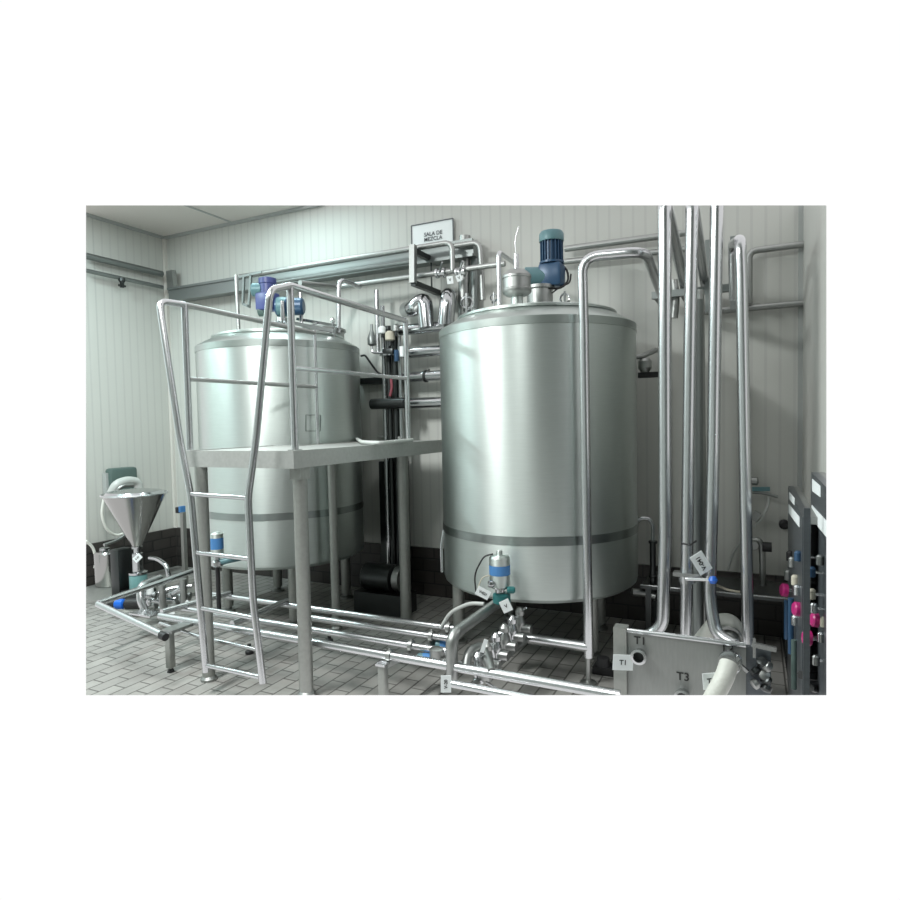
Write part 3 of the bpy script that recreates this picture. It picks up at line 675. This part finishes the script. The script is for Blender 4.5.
# ---------------------------------------------------------------- pipework low on the floor
FZ = .30
def fl(x, y, z=FZ): return P(x, y, z=z)
lanes = []
for (xa, ya, xb, yb, lab) in ((211, 594, 455, 631, 'low floor pipe passing the platform legs, farthest of the four'), (300, 617, 455, 641, 'low floor pipe passing the platform legs, third from the front'),
                              (176, 606, 456, 654.5, 'low floor pipe passing the platform legs, second from the front'), (160, 612, 620, 694, 'low floor pipe passing the platform legs, nearest to the viewer')):
    b = fl(xb, yb)
    yl = {631: 3.60, 641: 3.42, 654.5: 3.22, 694: 3.03}[yb]
    xx0 = fl(xa, ya).x if ya < 600 else P(xa, ya, Y=yl).x
    xx1 = P(xb, yb, Y=yl).x
    lanes.append(yl)
    r = .022 if yb != 694 else .026
    pipe('floor_pipe', [(xx0, yl, FZ), (xx1, yl, FZ)], r, lab, fillet=.05)
pipe('floor_pipe', [(P(452, 676, Y=2.99).x, 2.95, .24), (P(610, 697, Y=2.99).x, 2.95, .24)], .02, 'thin lower floor pipe running just before the nearest one towards the port panel')
pipe('floor_pipe', [P(486, 682, z=.2), P(500, 690, z=.18), P(512, 700, z=.15)], .006, 'thin bright rod under the floor pipes left of the port panel', mat='polished_steel')
# cross rungs of the pipe rack near the ladder
for (a, b, lab) in (((201, 603), (221, 600), 'short cross pipe joining the floor pipes behind the left ladder stile'), ((258, 618), (284, 606), 'short cross pipe joining the floor pipes behind the right ladder stile')):
    qa, qb = fl(*a), fl(*b)
    pipe('cross_pipe', [(qa.x, 3.03, FZ+.03), (qb.x, 3.6, FZ+.03)], .022, lab, mat='pipe_steel')
pipe('floor_pipe', [P(160, 623, Y=3.0), P(197, 636, Y=2.95), P(262, 651, Y=2.95)], .012, 'thin rod sloping below the floor pipes at the left', mat='pipe_steel')
# support stands with clamps
def stand(x, y0_, z0, label, w=.045):
    t = thing('pipe_stand', (x, y0_, 0), label, 'stand')
    MB().box((x-w/2, y0_-w/2, .03), (x+w/2, y0_+w/2, z0)).build('post', 'matt_steel', t, bevel=.004)
    MB().box((x-w*.7, y0_-w*.7, z0), (x+w*.7, y0_+w*.7, z0+.012)).build('cap_plate', 'pipe_steel', t)
    MB().lathe([(.012, 0), (.025, .004), (.012, .03)], (x, y0_, 0), seg=12).build('foot', 'rubber', t)
    return t
qx = P(383, 672, Y=2.98).x
st = stand(qx, 2.98, .26, 'square steel stand carrying the floor pipes between the platform and the large tank')
MB().bar((qx, 2.98, .25), (qx+.12, 3.65, .25), .03, .03).build('cross_arm', 'dull_steel', st)
for i, yl in enumerate((3.03, 3.22, 3.42, 3.6)):
    x = qx+.01+.12*(yl-2.98)/.67
    MB().lathe([(.034, -.012), (.034, .012)], (x, yl, FZ), (1, 0, 0), 18).bar((x, yl, FZ), (x, yl, FZ+.045), .012, .012).build('clamp', 'dull_steel', st)
lx = P(171, 672, z=0)
st = stand(lx.x, lx.y, .27, 'square steel stand at the left end of the floor pipes', .045)
MB().box((-.05, -.02, .0), (.05, .2, .02), None, (lx.x, lx.y, .275)).build('support_plate', 'dull_steel', st)
for px, py, lab in ((249, 640, 'small dark stub fitting on the floor behind the right ladder stile'), (329, 629, 'small dark stub fitting on the floor at the thin rear platform leg')):
    c = P(px, py, z=.1)
    tag(MB().lathe([(.03, 0), (.03, .02), (.014, .03), (.014, .07)], Vector((c.x, c.y, 0)), (0, 0, 1), 14).build('floor_fitting', 'rubber'), lab, 'fitting')

# valve cluster between pipes and the large tank
ox = P(452, 672, Y=3.03).x
sp_ = [(ox, 3.03, .16), (ox, 3.03, P(452, 636, Y=3.03).z), P(500, 592, D=3.62)]
# horizontal run goes back to the outlet of the large tank
zt_ = sp_[1][2]
e = (ox+.0, 3.66, zt_)
pipe('outlet_pipe', [(ox, 3.03, .2), (ox, 3.03, zt_), (ox+.03, 3.69, zt_+.02)], .034, 'thick bent pipe running from the floor pipes back to the large tank outlet', fillet=.08, mat='dull_steel')
pipe('outlet_pipe', [P(466, 668, Y=3.05), P(468, 652, Y=3.1), P(482, 645, Y=3.25), P(492, 672, Y=3.02)], .026, 'short curved pipe looping beside the thick bent pipe', mat='dull_steel', fillet=.07)
pipe('air_hose', [P(441, 628, Y=3.5), P(450, 612, Y=3.5), P(470, 603, Y=3.5), P(484, 604, Y=3.5)], .012, 'pale thin hose arching left of the pneumatic valve under the large tank', 'hose', 'grey_hose', .2)
# pneumatic valve
Dv = depth(P(500, 586, Y=3.55))
c = P(500, 586, D=Dv)
t = thing('pneumatic_valve', c, 'upright pneumatic valve with a blue label in front of the large tank', 'valve')
MB().lathe([(.06, 0), (.064, .01), (.064, .18), (.055, .19), (.02, .195), (.018, .22), (.01, .225)], c, seg=32).build('actuator', 'tank_steel', t)
lab_c = P(495, 570, D=Dv-.05)
MB().lathe([(.0655, .075), (.0655, .135)], c, seg=32, cap=False).build('blue_label', 'blue_label', t)
MB().lathe([(.03, -.06), (.03, 0)], c, seg=18).lathe([(.05, -.012), (.05, 0)], c, seg=20).build('neck', 'polished_steel', t)
MB().lathe([(.04, -.13), (.055, -.12), (.055, -.07), (.04, -.06)], c+Vector((.01, 0, .02)), seg=22).build('body', 'teal_plastic', t)
MB().lathe([(.015, 0), (.022, .01), (.022, .04), (.015, .05)], P(507, 590, D=Dv-.05), r0, 14).build('elbow_fitting', 'teal_plastic', t)
MB().lathe([(.015, -.02), (.022, -.01), (.022, .01), (.015, .02)], P(491, 584, D=Dv-.06), r0, 14).build('air_fitting', 'polished_steel', t)
MB().sweep([P(493, 554, D=Dv), P(484, 556, D=Dv), P(474, 574, D=Dv), P(476, 592, D=Dv)], .005, .1, 8).build('air_line', 'rubber', t)
MB().sweep([P(491, 575, D=Dv), P(482, 577, D=Dv), P(478, 588, D=Dv)], .004, .1, 8).build('air_line', 'cream', t)
hang_tag(483, 593, Dv-.12, -.5, .085, .055, 'white tag left of the pneumatic valve under the large tank', 'V-021', .022)
hang_tag(506, 606, Dv-.12, .42, .06, .075, 'white tag right of the pneumatic valve under the large tank', 'V', .03)
hang_tag(484, 646, 3.4, -.35, .022, .075, 'narrow white tag hanging among the low fittings')
hang_tag(446, 684, depth((ox, 2.88, .2))-.04, -.02, .055, .09, 'white tag hanging from the nearest floor pipe below the thick bend', 'V-20', .025, PI/2)
hang_tag(462, 664, depth((ox, 2.96, .2))+.1, -.35, .05, .025, 'small white tag lying on the pipes right of the thick bend')
# row of seat valves running back beside the thick bent pipe
gn = thing('valve_block', (ox+.1, 3.3, .3), 'cluster of steel seat valves under the thick bent pipe near the large tank', 'valve')
for i in range(6):
    y = 3.12+i*.11; zc = .27+.02*i
    c = Vector((ox+.12+.01*i, y, zc))
    b = MB().lathe([(.022, -.08), (.032, -.075), (.032, -.055), (.022, -.05), (.03, -.02), (.035, 0), (.03, .02), (.018, .05), (.03, .055), (.03, .08), (.012, .1)], c, (0, 0, 1), 16).build('valve_body', 'dull_steel' if i % 2 else 'pipe_steel', gn)
    MB().lathe([(.028, -.03), (.028, .03)], c+Vector((.045, 0, -.03)), (1, 0, 0), 14).build('side_port', 'dull_steel', b)
    MB().bar(c+Vector((.01, 0, .08)), c+Vector((.05, -.02, .11)), .01, .012).build('lever', 'polished_steel', b)
MB().sweep([(ox+.12, 3.05, .2), (ox+.18, 3.75, .24)], .02, .02, 12).build('manifold_pipe', 'dull_steel', gn)
for px, py, lab in ((426, 659, 'blue actuator low on the floor pipes, the left one'), (443, 645, 'blue actuator low between the floor pipes, the right one')):
    c = P(px, py, z=.24)
    t = thing('blue_actuator', c, lab, 'valve', 'blue actuators on the floor pipes')
    MB().lathe([(.03, -.05), (.035, -.04), (.035, .04), (.02, .05)], c, r0, 20).build('body', 'teal_paint', t)
    MB().lathe([(.036, -.02), (.036, .025)], c, r0, 20).build('blue_band', 'blue_label', t)
c = P(437, 657, Y=3.2)
tag(MB().lathe([(.025, -.03), (.045, -.025), (.045, .05), (.02, .06)], c, (0, 0, 1), 18).bar(c, c+Vector((.12, -.05, .0)), .02, .02).build('seat_valve', 'dull_steel'), 'small steel valve left of the foot of the thick bent pipe', 'valve')
# return pipe in front of the dark underside of the large tank
za = P(560, 643, Y=3.80).z
pipe('return_pipe', [(P(500, 636, Y=3.80).x, 3.80, za), (P(588, 646, Y=3.80).x, 3.80, za)], .034, 'thick horizontal pipe on the floor leading to the foot of the tall bent pipe')
c = P(509, 640, Y=3.78)
tag(MB().box((-.035, -.03, -.08), (.03, .03, .13), None, c).build('pipe_clamp', 'rubber', bevel=.01), 'black rubber clamp block on the thick horizontal floor pipe', 'clamp')
c = P(603, 648, Y=4.0)
tag(MB().box((-.06, -.05, 0), (.09, .06, .05), None, (c.x, 4.0, 0)).lathe([(.05, 0), (.04, .06), (.01, .07)], (c.x, 4.0, .04), seg=16).build('floor_drain', 'rubber'), 'dark low drain fitting on the floor right of the tall bent pipe', 'drain')

# ---------------------------------------------------------------- powder mixer at the left
DF = depth((-5.34, 3.98, 1.))
t = thing('powder_mixer', P(137, 600, D=DF), 'powder mixer with a large polished funnel standing near the left wall', 'mixer')
ap = P(137, 548, D=DF); rimc = P(135.5, 494, D=DF)
H = rimc.z-ap.z
AX = (ap.x, ap.y, ap.z)
MB().lathe([(.035, 0), (.04, .01), (.275, H-.01), (.285, H), (.285, H+.012), (.27, H+.008), (.26, H-.01), (.03, .03)], AX, seg=64, cap=False).build('funnel', 'dull_polish', t)
MB().torus((ap.x, ap.y, ap.z+H+.005), .285, .01, (0, 0, 1), 40, 8).build('funnel_rim', 'pipe_steel', t)
MB().bar(P(103, 498, D=DF), P(112, 496, D=DF), .03, .015).build('rim_handle', 'dark_steel', t)
# funnel grid and lid hump
MB().lathe([(.27, 0), (.24, .03), (.1, .05), (.02, .055)], (ap.x, ap.y, ap.z+H), seg=48).build('funnel_cover', 'polished_steel', t)
MB().lathe([(.034, -.07), (.05, -.065), (.05, -.05), (.034, -.045), (.034, 0), (.05, .0), (.05, .015), (.034, .02)], AX, seg=24).build('outlet_neck', 'polished_steel', t)
n0 = P(137, 560, D=DF).z; n1 = P(137, 574, D=DF).z; n2 = P(137, 590, D=DF).z
MB().lathe([(.05, n1), (.05, ap.z-.06)], (ap.x, ap.y, 0), seg=20).lathe([(.085, n1), (.085, n1+.02), (.05, n1+.03)], (ap.x, ap.y, 0), seg=28).build('throat', 'polished_steel', t)
MB().lathe([(.075, n2), (.08, n2+.01), (.08, n1-.01), (.07, n1)], (ap.x, ap.y, 0), seg=28).build('pump_casing', 'pale_teal', t)
MB().box((-.12, -.1, 0), (.12, .1, max(.03, n2)), None, (ap.x, ap.y, 0)).build('pump_base', 'dark_steel', t)
b0 = P(123, 590, D=DF+.1)
MB().box((-.06, -.08, 0), (.06, .08, P(123, 548, D=DF+.1).z), None, (b0.x, b0.y, 0)).build('motor', 'dark_steel', t, bevel=.01)
hang_tag(137.5, 558, DF-.15, .72, .08, .055, 'white tag on the neck of the powder mixer funnel', 'V-01', .025)
# canister
cb = P(108, 588, z=0)
Dc = depth(cb); ztop = P(109, 550, D=Dc).z
cz = thing('pump_motor', (cb.x+.02, cb.y, 0), 'polished cylindrical motor shroud on the floor left of the powder mixer', 'motor')
MB().lathe([(.125, .04), (.13, .05), (.13, ztop-.02), (.115, ztop)], (cb.x+.02, cb.y, 0), seg=36).build('shroud', 'dull_polish', cz)
MB().lathe([(.115, 0), (.115, .04)], (cb.x+.02, cb.y, 0), seg=30).build('base', 'rubber', cz)
MB().lathe([(.05, 0), (.05, .03), (.02, .04)], (cb.x+.0, cb.y-.02, ztop), seg=20).build('cap', 'polished_steel', cz)
MB().bar(P(113, 571, D=Dc-.14), P(118, 574, D=Dc-.14), .02, .02).build('latch', 'polished_steel', cz)
# floor plinth behind the mixer
tag(MB().box((-6.2, 3.7, 0), (-4.95, 4.4, .035)).build('floor_plinth', 'matt_steel'), 'low grey plinth on the floor under the powder mixer', 'plinth')
# control box and hose on the wall
c0, c1 = P(111, 468, X=-6.15), P(138, 470, X=-6.15)
cbx = thing('control_box', (-6.2, (c0.y+c1.y)/2, P(120, 497, X=-6.15).z), 'grey-green control box with rounded corners on the left wall', 'box')
MB().box((-6.265, c0.y, P(120, 505, X=-6.15).z), (-6.15, c1.y, P(120, 468, X=-6.15).z)).build('case', 'grey_green', cbx, bevel=.03)
MB().box((-6.265, P(108, 480, X=-6.2).y-.02, P(108, 500, X=-6.2).z), (-6.2, P(108, 480, X=-6.2).y+.02, P(108, 473, X=-6.2).z)).build('hinge_strip', 'cornice', cbx)
pipe('coiled_hose', [P(111, 494, X=-6.0), P(116, 484, X=-5.95), P(128, 480, X=-5.95), P(138, 482, X=-5.95), P(139, 490, X=-5.95)], .045, 'pale hose coiled over the control box behind the funnel', 'hose', 'grey_hose', .2)
pipe('coiled_hose', [P(114, 494, X=-5.95), P(121, 486, X=-5.9), P(133, 485, X=-5.9)], .02, 'dark inner coil of hose under the pale coil behind the funnel', 'hose', 'dull_steel', .2)
pipe('drop_hose', [P(104, 498, X=-6.1), P(101, 515, X=-6.1), P(107, 531, X=-6.1), P(117, 536, X=-6.1), P(127, 532, X=-6.05)], .014, 'white hose looping down the left wall left of the funnel', 'hose', 'white_hose', .3)
pipe('drop_hose', [P(86, 541, X=-6.1), P(93, 547, X=-6.1), P(96, 558, X=-6.1), P(95, 568, X=-6.1)], .014, 'white hose drooping at the far left edge beside the motor shroud', 'hose', 'white_hose', .2)
pipe('drop_hose', [P(104, 545, X=-5.9), P(118, 540, X=-5.9), P(128, 533, X=-5.9)], .016, 'grey hose rising from the motor shroud to the funnel', 'hose', 'dull_steel', .2)
# post with small switch box beside the wall corner
c0 = P(183, 515, Y=4.4); c1 = P(185, 575, Y=4.4)
t = thing('switch_post', (c1.x, 4.4, 0), 'thin grey post with a small black switch head left of the ladder', 'post')
MB().box((c0.x-.02, 4.38, 0), (c0.x+.02, 4.42, c0.z+.03)).build('post', 'matt_steel', t)
MB().box((-.05, -.03, -.03), (.0, .03, .03), None, P(181, 510, Y=4.4)).build('switch_head', 'rubber', t, bevel=.006)
MB().box((0, -.03, -.02), (.03, .03, .04), None, P(181, 510, Y=4.4)).build('switch_cover', 'blue_label', t)
# curved outlet pipe, frames
pipe('bent_pipe', [P(150, 558, D=DF-.1), P(158, 559, D=DF-.2), P(167, 566, D=DF-.3), P(169, 578, D=DF-.3)], .02, 'curved polished pipe right of the powder mixer', mat='polished_steel', fillet=.12)
pipe('frame_tube', [P(99, 603, z=.42), P(193, 571, z=.42)], .022, 'long steel tube near the floor sloping away below the powder mixer')
pipe('frame_tube', [P(98, 604, z=.42), P(161, 634, z=.34)], .022, 'long steel tube near the floor coming towards the viewer at the left')
c = P(163, 636, z=.34)
tag(MB().lathe([(.025, -.02), (.025, .03)], c, (P(161, 634, z=.34)-P(98, 604, z=.42)), 16).build('tube_end_cap', 'rubber'), 'black plug on the end of the steel tube at the left', 'cap')
pipe('bent_pipe', [P(146, 612, D=5.0), P(140, 600, D=5.0), P(141, 585, D=5.05), P(160, 578, D=5.3)], .03, 'thick curved pipe rising over the frame tube at the left', fillet=.14, mat='pipe_steel')
tag(MB().box((-.12, -.06, 0), (.12, .06, .012), r0 and None, P(146, 614, D=4.9)).build('bracket_plate', 'pipe_steel'), 'bright flat plate under the thick curved pipe at the left', 'plate')
c = P(120, 604, z=.12)
t = thing('blue_coupling', c, 'blue and black hose coupling on the floor below the frame tube', 'coupling')
MB().lathe([(.035, -.04), (.045, -.03), (.045, .03), (.03, .04)], c, r0, 18).build('blue_sleeve', 'bright_blue', t)
MB().lathe([(.03, .04), (.05, .06), (.05, .22), (.03, .24)], c, r0, 18).lathe([(.02, -.12), (.03, -.1), (.03, -.04)], c, r0, 14).build('rubber_sleeve', 'rubber', t)
random.seed(9)
t = thing('valve_cluster', P(165, 600, z=.2), 'jumble of small steel valves and couplings between the left stand and the mixer', 'valve')
for i, (px, py) in enumerate(((150, 596), (156, 601), (163, 596), (170, 600), (176, 592), (184, 596), (150, 607), (160, 609), (172, 606), (181, 603))):
    c = P(px, py, D=5.12+.08*(i % 4))
    b = MB().lathe([(.02, -.06), (.035, -.055), (.035, -.035), (.022, -.03), (.022, .03), (.035, .035), (.035, .055), (.02, .06)], c, (r0+Vector((0, 0, random.uniform(-.4, .6)))), 16).build('valve_body', random.choice(['pipe_steel', 'polished_steel', 'dull_steel']), t)
    if i % 3 == 0: MB().lathe([(.012, 0), (.03, .02), (.03, .07), (.015, .08)], c, (0, 0, 1), 14).build('actuator', ['white_label', 'teal_paint', 'polished_steel'][i//3 % 3], b)
for px, py, lab in ((162, 585, 'upright steel pipe stub left of the two beside the mixer valves'), (183, 579, 'upright steel pipe stub right of the two beside the mixer valves')):
    a, b = P(px, py, D=5.1), P(px, 612, D=5.1)
    pipe('stub_pipe', [a, (a.x, a.y, b.z)], .028, lab, mat='dull_steel')
pipe('bent_pipe', [P(157, 594, D=5.2), P(172, 588, D=5.25), P(192, 586, D=5.3)], .02, 'thin pipe leaving the mixer valves to the right', mat='pipe_steel', fillet=.08)
hang_tag(169, 612, 4.75, .45, .07, .06, 'white tag on the valves above the left pipe stand', None)
hang_tag(186, 604, 4.8, .9, .06, .03, 'white narrow tag behind the left ladder stile', None)
# pneumatic valve seen between the ladder stiles
c = P(217, 554, D=4.5)
t = thing('pneumatic_valve', c, 'upright pneumatic valve with a blue side seen through the ladder', 'valve')
MB().lathe([(.045, 0), (.048, .01), (.048, .15), (.03, .16)], c, seg=26).build('actuator', 'tank_steel', t)
MB().lathe([(.0485, .04), (.0485, .12)], c, seg=26, cap=False).build('blue_label', 'blue_label', t)
MB().lathe([(.02, -.04), (.02, 0)], c, seg=14).lathe([(.035, -.09), (.045, -.08), (.045, -.05), (.03, -.04)], c, seg=18).build('body', 'polished_steel', t)
MB().sweep([c+Vector((0, 0, -.08)), (c.x, c.y, .3)], .016, .02, 10).build('stem', 'rubber', t)
MB().sweep([c+Vector((.02, 0, -.06)), P(230, 560, D=4.5), P(240, 558, D=4.6)], .022, .04, 12).build('side_pipe', 'teal_paint', t)

# ---------------------------------------------------------------- fittings on the back wall, right
c = P(757, 492, Y=5.1)
t = thing('wall_valve', c, 'wall tap with a blue lever right of the tall pipes', 'valve')
MB().sweep([P(748, 492, Y=5.12), P(765, 493, Y=5.1), P(778, 497, Y=5.1)], .012, .03, 10).build('spout', 'dull_steel', t)
MB().bar(P(752, 489, Y=5.08), P(770, 489, Y=5.08), .02, .03).build('lever', 'teal_paint', t)
MB().lathe([(.02, -.03), (.03, -.02), (.03, .02), (.02, .03)], P(754, 481, Y=5.1), (1, 0, 0), 14).build('stem', 'dull_steel', t)
MB().sweep([P(769, 497, Y=5.08), P(768, 507, Y=5.08), P(762, 518, Y=5.08), P(754, 527, Y=5.08)], .01, .1, 8).build('hose', 'grey_hose', t)
MB().bar(P(753, 520, Y=5.08), P(758, 512, Y=5.08), .05, .05).build('nozzle', 'dull_steel', t)
pipe('drop_hose', [P(742, 541, Y=5.1), P(733, 552, Y=5.1), P(728, 570, Y=5.1)], .009, 'thin grey hose sagging on the back wall between the tall pipes', 'hose', 'grey_hose', .15)
t = thing('drain_pipe', P(762, 560, Y=4.9), 'bent grey drain pipe with a black cap in front of the back wall at right', 'pipe')
MB().sweep([P(752, 541, Y=4.95), P(759, 540, Y=4.95), P(762, 546, Y=4.95), P(763, 590, Y=4.95)], .022, .05, 12).build('downpipe', 'dull_steel', t)
MB().lathe([(.035, -.03), (.035, .03)], P(767, 547, Y=4.92), (1, 0, 0), 16).build('cap', 'rubber', t)
MB().lathe([(.03, -.03), (.04, 0), (.03, .03)], P(754, 545, Y=4.93), (0, 1, 0), 16).build('valve', 'dull_steel', t)
tag(MB().lathe([(.035, 0), (.035, .04), (.02, .05)], P(784, 524, Y=5.19), (0, -1, 0), 18).build('wall_plug', 'rubber'), 'round black knob on the back wall near the right corner', 'knob')
z_ = P(740, 592, Y=4.7).z
t = thing('floor_bench', (-.05, 4.8, 0), 'low dark steel bench along the wall behind the tall pipes', 'bench')
MB().box((-.75, 4.62, z_-.02), (.27, 5.1, z_)).build('top', 'dark_steel', t)
for x in (-.7, .2):
    for y in (4.66, 5.05): MB().box((x-.02, y-.02, 0), (x+.02, y+.02, z_-.02)).build('leg', 'dark_steel', t)
MB().sweep([(-.75, 4.62, z_+.005), (.27, 4.62, z_+.005)], .007, .01, 8).build('front_edge', 'pipe_steel', t)
MB().sweep([P(696+20, 585, Y=4.6), P(728, 590, Y=4.6), P(740, 592, Y=4.6)], .008, .02, 8).build('hose_end', 'cream', t)
pipe('floor_cable', [P(777, 595, z=.05), P(781, 620, z=.02), P(792, 694, z=.02)], .012, 'dark cable along the floor beside the right valve cabinets', 'cable', 'rubber', .03)

# ---------------------------------------------------------------- valve cabinets at the right wall
XC = .18
def cab(name, X, ya, yb, ztop, zbot, label, th=.03):
    t = thing(name, (X, (ya+yb)/2, zbot), label, 'cabinet')
    MB().box((X, ya, zbot), (X+th, yb, ztop)).build('front_plate', 'cabinet_steel', t)
    return t
def cy(px, X): return P(px, 500, X=X).y
yF = cy(788, XC); yN = cy(804, XC)
zt1 = P(789, 488, X=XC).z
yN = 3.0
c1 = cab('valve_cabinet', XC, yN, yF, zt1, 0, 'left steel valve cabinet at the right edge with pink knobs and white labels')
MB().box((XC+.03, yN, zt1-.03), (XC+.055, yF, zt1)).build('top_plate', 'panel_steel', c1)
MB().box((XC+.03, yF-.02, 0), (XC+.055, yF, zt1-.03)).build('back_plate', 'cabinet_steel', c1)
p0 = P(807, 508, X=XC-.0)
MB().bar((p0.x, p0.y, p0.z), (p0.x, p0.y, 0), .022, .022).build('corner_post', 'cabinet_steel', c1)
def lab(par, X, pts, name='label_strip'):
    q = [P(x, y, X=X) for x, y in pts]; n = len(q)
    MB().add(q+[v+Vector((.003, 0, 0)) for v in q], [tuple(range(n)), tuple(reversed(range(n, 2*n)))]+[(i, (i+1) % n, (i+1) % n+n, i+n) for i in range(n)]).build(name, 'white_label', par)
lab(c1, XC-.005, ((789, 492), (794, 498), (794, 505), (789, 499)))
lab(c1, XC-.005, ((788.5, 504), (799, 517), (799, 527), (788.5, 513)))
X2 = XC+.06
yF2 = cy(811, X2); zt2 = P(812, 473, X=X2).z
c2 = cab('valve_cabinet', X2, 1.75, yF2, zt2, 0, 'right and taller steel valve cabinet at the right edge with two white labels')
MB().box((X2+.03, 1.75, zt2-.02), (XR-.01, yF2, zt2)).build('top_plate', 'panel_steel', c2)
lab(c2, X2-.005, ((812, 479), (820, 486), (820, 497), (812, 491)))
lab(c2, X2-.005, ((811.5, 505), (827, 522), (827, 538), (811.5, 519)))
def knob(px, py, X, r, label, mat='pink'):
    c = P(px, py, X=X) if px < 805 else P(px, py, Y=2.82); r = r*depth(c)/620*1.0
    t = thing('hand_knob', c, label, 'knob', None)
    MB().lathe([(r*.5, -r*.5), (r, -r*.35), (r, r*.3), (r*.8, r*.5), (r*.3, r*.55)], c, (-1, -.25, .1), 24).build('knob', mat, t)
    MB().sweep([c, c+Vector((.09, .02, 0))], r*.3, .01, 10).build('spindle', 'pipe_steel', t)
knob(784.5, 590, XC-.035, 6.5, 'pink round knob, farthest and highest of the four on the right cabinets')
knob(797, 609, XC-.012, 7, 'pink round knob, second from the left on the right cabinets')
knob(807.5, 638, X2-.04, 7.5, 'pink round knob, lowest and largest on the right cabinets')
knob(815, 620, X2-.035, 7, 'dark pink round knob, rightmost on the right cabinets')
items = [(790, 556, 'rubber', 'dark'), (792, 562, 'dull_steel', 'grey'), (798, 556, 'blue_paint', 'dark blue'), (795, 580, 'cream', 'cream'), (797, 590, 'pipe_steel', 'bright steel'), (788, 575, 'dull_steel', 'dull steel'),
         (812, 594, 'cream', 'cream'), (814, 608, 'pipe_steel', 'bright steel'), (824, 622, 'cream', 'cream'), (821, 637, 'polished_steel', 'polished'), (812, 572, 'blue_paint', 'dark blue'), (820, 560, 'dull_steel', 'grey'),
         (795, 620, 'pipe_steel', 'bright steel'), (816, 660, 'dull_steel', 'grey')]
where = ['beside the far edge of the left cabinet', 'just right of the dark one at the far cabinet edge', 'high by the corner post', 'above the second pink knob', 'between the two left pink knobs', 'left of the cream one on the left cabinet',
         'above the rightmost pink knob', 'left of the rightmost pink knob', 'at the right picture edge', 'right of the lowest pink knob', 'high on the right cabinet', 'highest on the right cabinet', 'below the second pink knob', 'below the lowest pink knob']
for (px, py, mt, nm), wh in zip(items, where):
    c = P(px, py, X=XC-.01) if px < 805 else P(px, py, Y=2.79)
    t = thing('small_valve', c, '%s small pneumatic valve %s' % (nm, wh), 'valve')
    s = 3.4*depth(c)/620
    MB().lathe([(s*.5, -s*1.6), (s, -s*1.4), (s, s), (s*.6, s*1.5)], c, (0, 0, 1), 14).build('body', mt, t)
    MB().lathe([(s*.4, 0), (s*.4, .07)], c, (1, 0, 0), 10).build('stem', 'polished_steel', t)
for px, ya, yb, mt, lb in ((787, 600, 640, 'blue_paint', 'blue vertical hose below the farthest pink knob'), (791, 598, 655, 'blue_paint', 'dark blue vertical hose on the left cabinet'), (794, 640, 690, 'grey_green', 'grey-green vertical hose low on the left cabinet')):
    a, b = P(px, ya, X=XC-.02), P(px, yb, X=XC-.02)
    pipe('air_hose', [a, (a.x, a.y, b.z)], 2.6*depth(a)/620, lb, 'hose', mt)
for px, py, lb in ((813, 675, 'thick black handle bar sticking out low on the right cabinets, the upper one'), (822, 688, 'thick black handle bar sticking out low on the right cabinets, the lower one')):
    a = P(px-12, py, D=2.6); b = P(px+12, py+3, D=2.75)
    pipe('black_handle', [a, b], .016, lb, 'handle', 'rubber')
